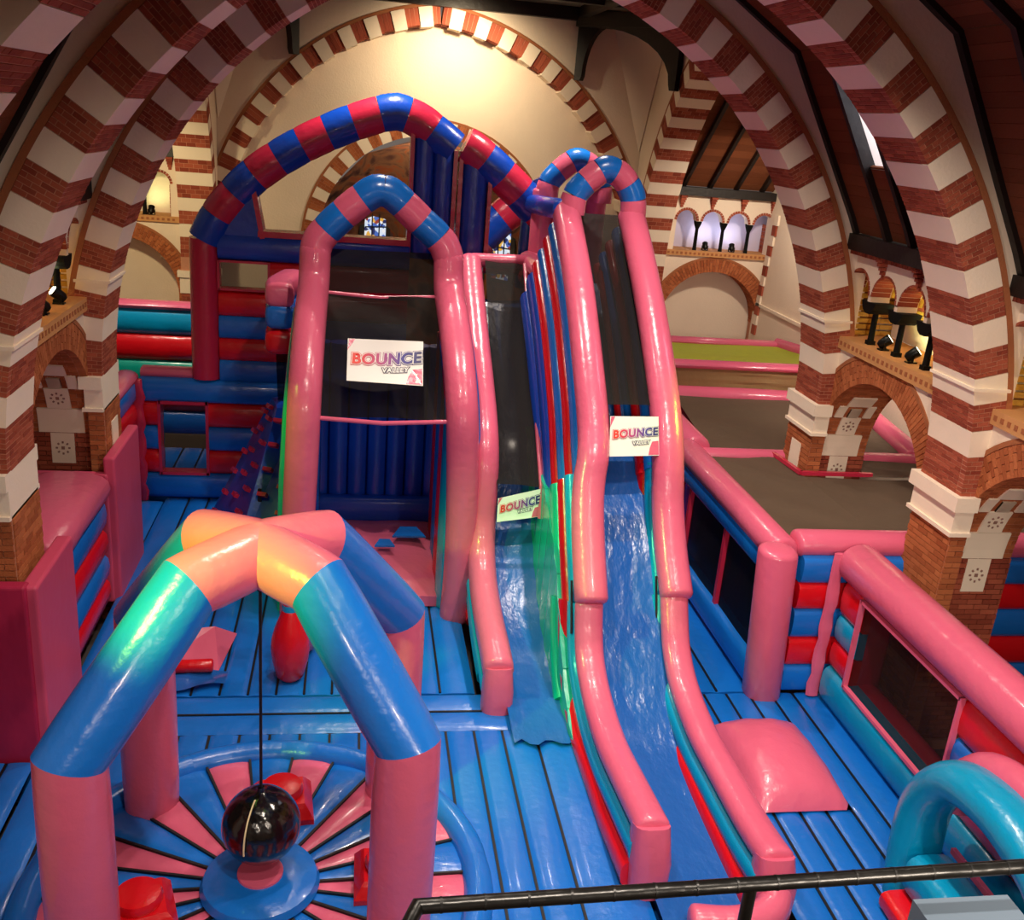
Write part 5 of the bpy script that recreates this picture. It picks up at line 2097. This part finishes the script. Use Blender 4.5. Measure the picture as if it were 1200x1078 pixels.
# mesh-roofed arenas ----------------------------------------------------------------
t = thing('mesh_roof', 'brown mesh-roofed arena around the far right pier', 'inflatable arena', (8, 12.8, 0))
for (x0, x1, y0, y1) in ((5.7, 7.12, 11.1, 14.72), (7.12, 10.9, 11.1, 13.7), (8.25, 10.9, 13.7, 14.72)):
    net_quad(t, (x0, y0, 2.06), (x1, y0, 2.06), (x1, y1, 2.04), (x0, y1, 2.04), 'netroof', 'mesh_net', -.06, 12, .03)
tube(t, 'top_tube', [(5.7, 14.76, 2.02), (8, 14.76, 2.02), (10.6, 14.76, 2.02)], .1, 'pink', (0, 1, 0), .16)
tube(t, 'top_tube', [(10.9, 11.1, 2.1), (10.4, 14.7, 2.1)], .2, 'pink', (1, 0, 0), .2)
mb = MB()
mb.bar((7.08, 13.76, 2.08), (8.3, 13.76, 2.08), .07, .06)
mb.bar((7.08, 13.76, 2.08), (7.0, 14.75, 2.08), .07, .06)
mb.build('net_hem', 'crimson', t)
t = thing('mesh_roof', 'second brown mesh-roofed arena with pink rim beyond the far right pier', 'inflatable arena', (8, 16.6, 0))
net_quad(t, (6.0, 14.95, 2.0), (10.0, 14.95, 2.0), (9.9, 18.4, 2.04), (6.4, 18.4, 2.04), 'netroof', 'mesh_net', -.08, 12, .03)
tube(t, 'rim_tube', [(6.3, 18.55, 2.02), (8, 18.55, 2.02), (10.3, 18.4, 2.02)], .17, 'pink', (0, 1, 0), .2)
tube(t, 'rim_tube', [(9.75, 14.9, 2.02), (10.0, 16.5, 2.02), (10.3, 18.4, 2.02)], .2, 'pink', (1, 0, 0), .2)
t = thing('raised_pit', 'raised arena with gold mesh side and yellow-green mesh top in the right transept', 'inflatable arena', (8, 20, 0))
net_quad(t, (6.4, 18.75, 2.1), (10.6, 18.75, 2.1), (10.6, 18.75, 2.55), (6.4, 18.75, 2.55), 'netgold', 'mesh_net', 0, 8, .02)
mb = MB()
mb.box((6.4, 18.85, -.5), (10.6, 22.4, 2.0))
mb.build('arena_body', 'padpink', t)
net_quad(t, (6.4, 18.9, 2.58), (10.6, 18.9, 2.58), (9.8, 21.0, 2.58), (6.4, 21.0, 2.58), 'netgreen', 'mesh_net', -.05, 8, .02)
tube(t, 'rim_tube', [(6.3, 18.78, 2.6), (8, 18.78, 2.6), (10.7, 18.78, 2.6)], .09, 'pink', (0, 1, 0), .16)
tube(t, 'rim_tube', [(6.4, 21.1, 2.6), (8, 21.1, 2.6), (9.6, 21.1, 2.6)], .09, 'pink', (0, 1, 0), .16)
tube(t, 'rim_tube', [(10.65, 18.8, 2.6), (9.65, 21.1, 2.6)], .09, 'pink', (0, 0, 1), .16)

# gallery railing in front of the camera ------------------------------------------
t = thing('gallery_railing', 'black tape-wrapped gallery handrail crossing the bottom of the picture', 'railing', (1, 1.9, 5.1))
mb = MB()
P0, P1 = V((.19, 1.9, 5.16)), V((2.6, 1.9, 5.22))
mb.sweep([V((.09, 1.55, 5.14)), V((.12, 1.75, 5.155)), P0, P1], .019, None, (0, 0, 1), 14, 2, 'flat')
mb.build('handrail', 'rail', t, True)
for i in range(22):
    q = P0.lerp(P1, (i + .5) / 22)
    mb = MB()
    mb.sweep([q, q + V((.006, 0, 0))], .0202, None, (0, 0, 1), 14, 2, 'flat')
    mb.build('tape_band', 'black', t, True)
tube(t, 'post', [(1.055, 1.9, 5.18), (1.055, 1.9, 4.5)], .017, 'rail', (1, 0, 0), .017, 12, 2, 'flat')
mb = MB()
mb.box((1.57, 1.86, 4.9), (1.86, 1.95, 5.055))
mb.build('bracket_plate', 'slab', t)
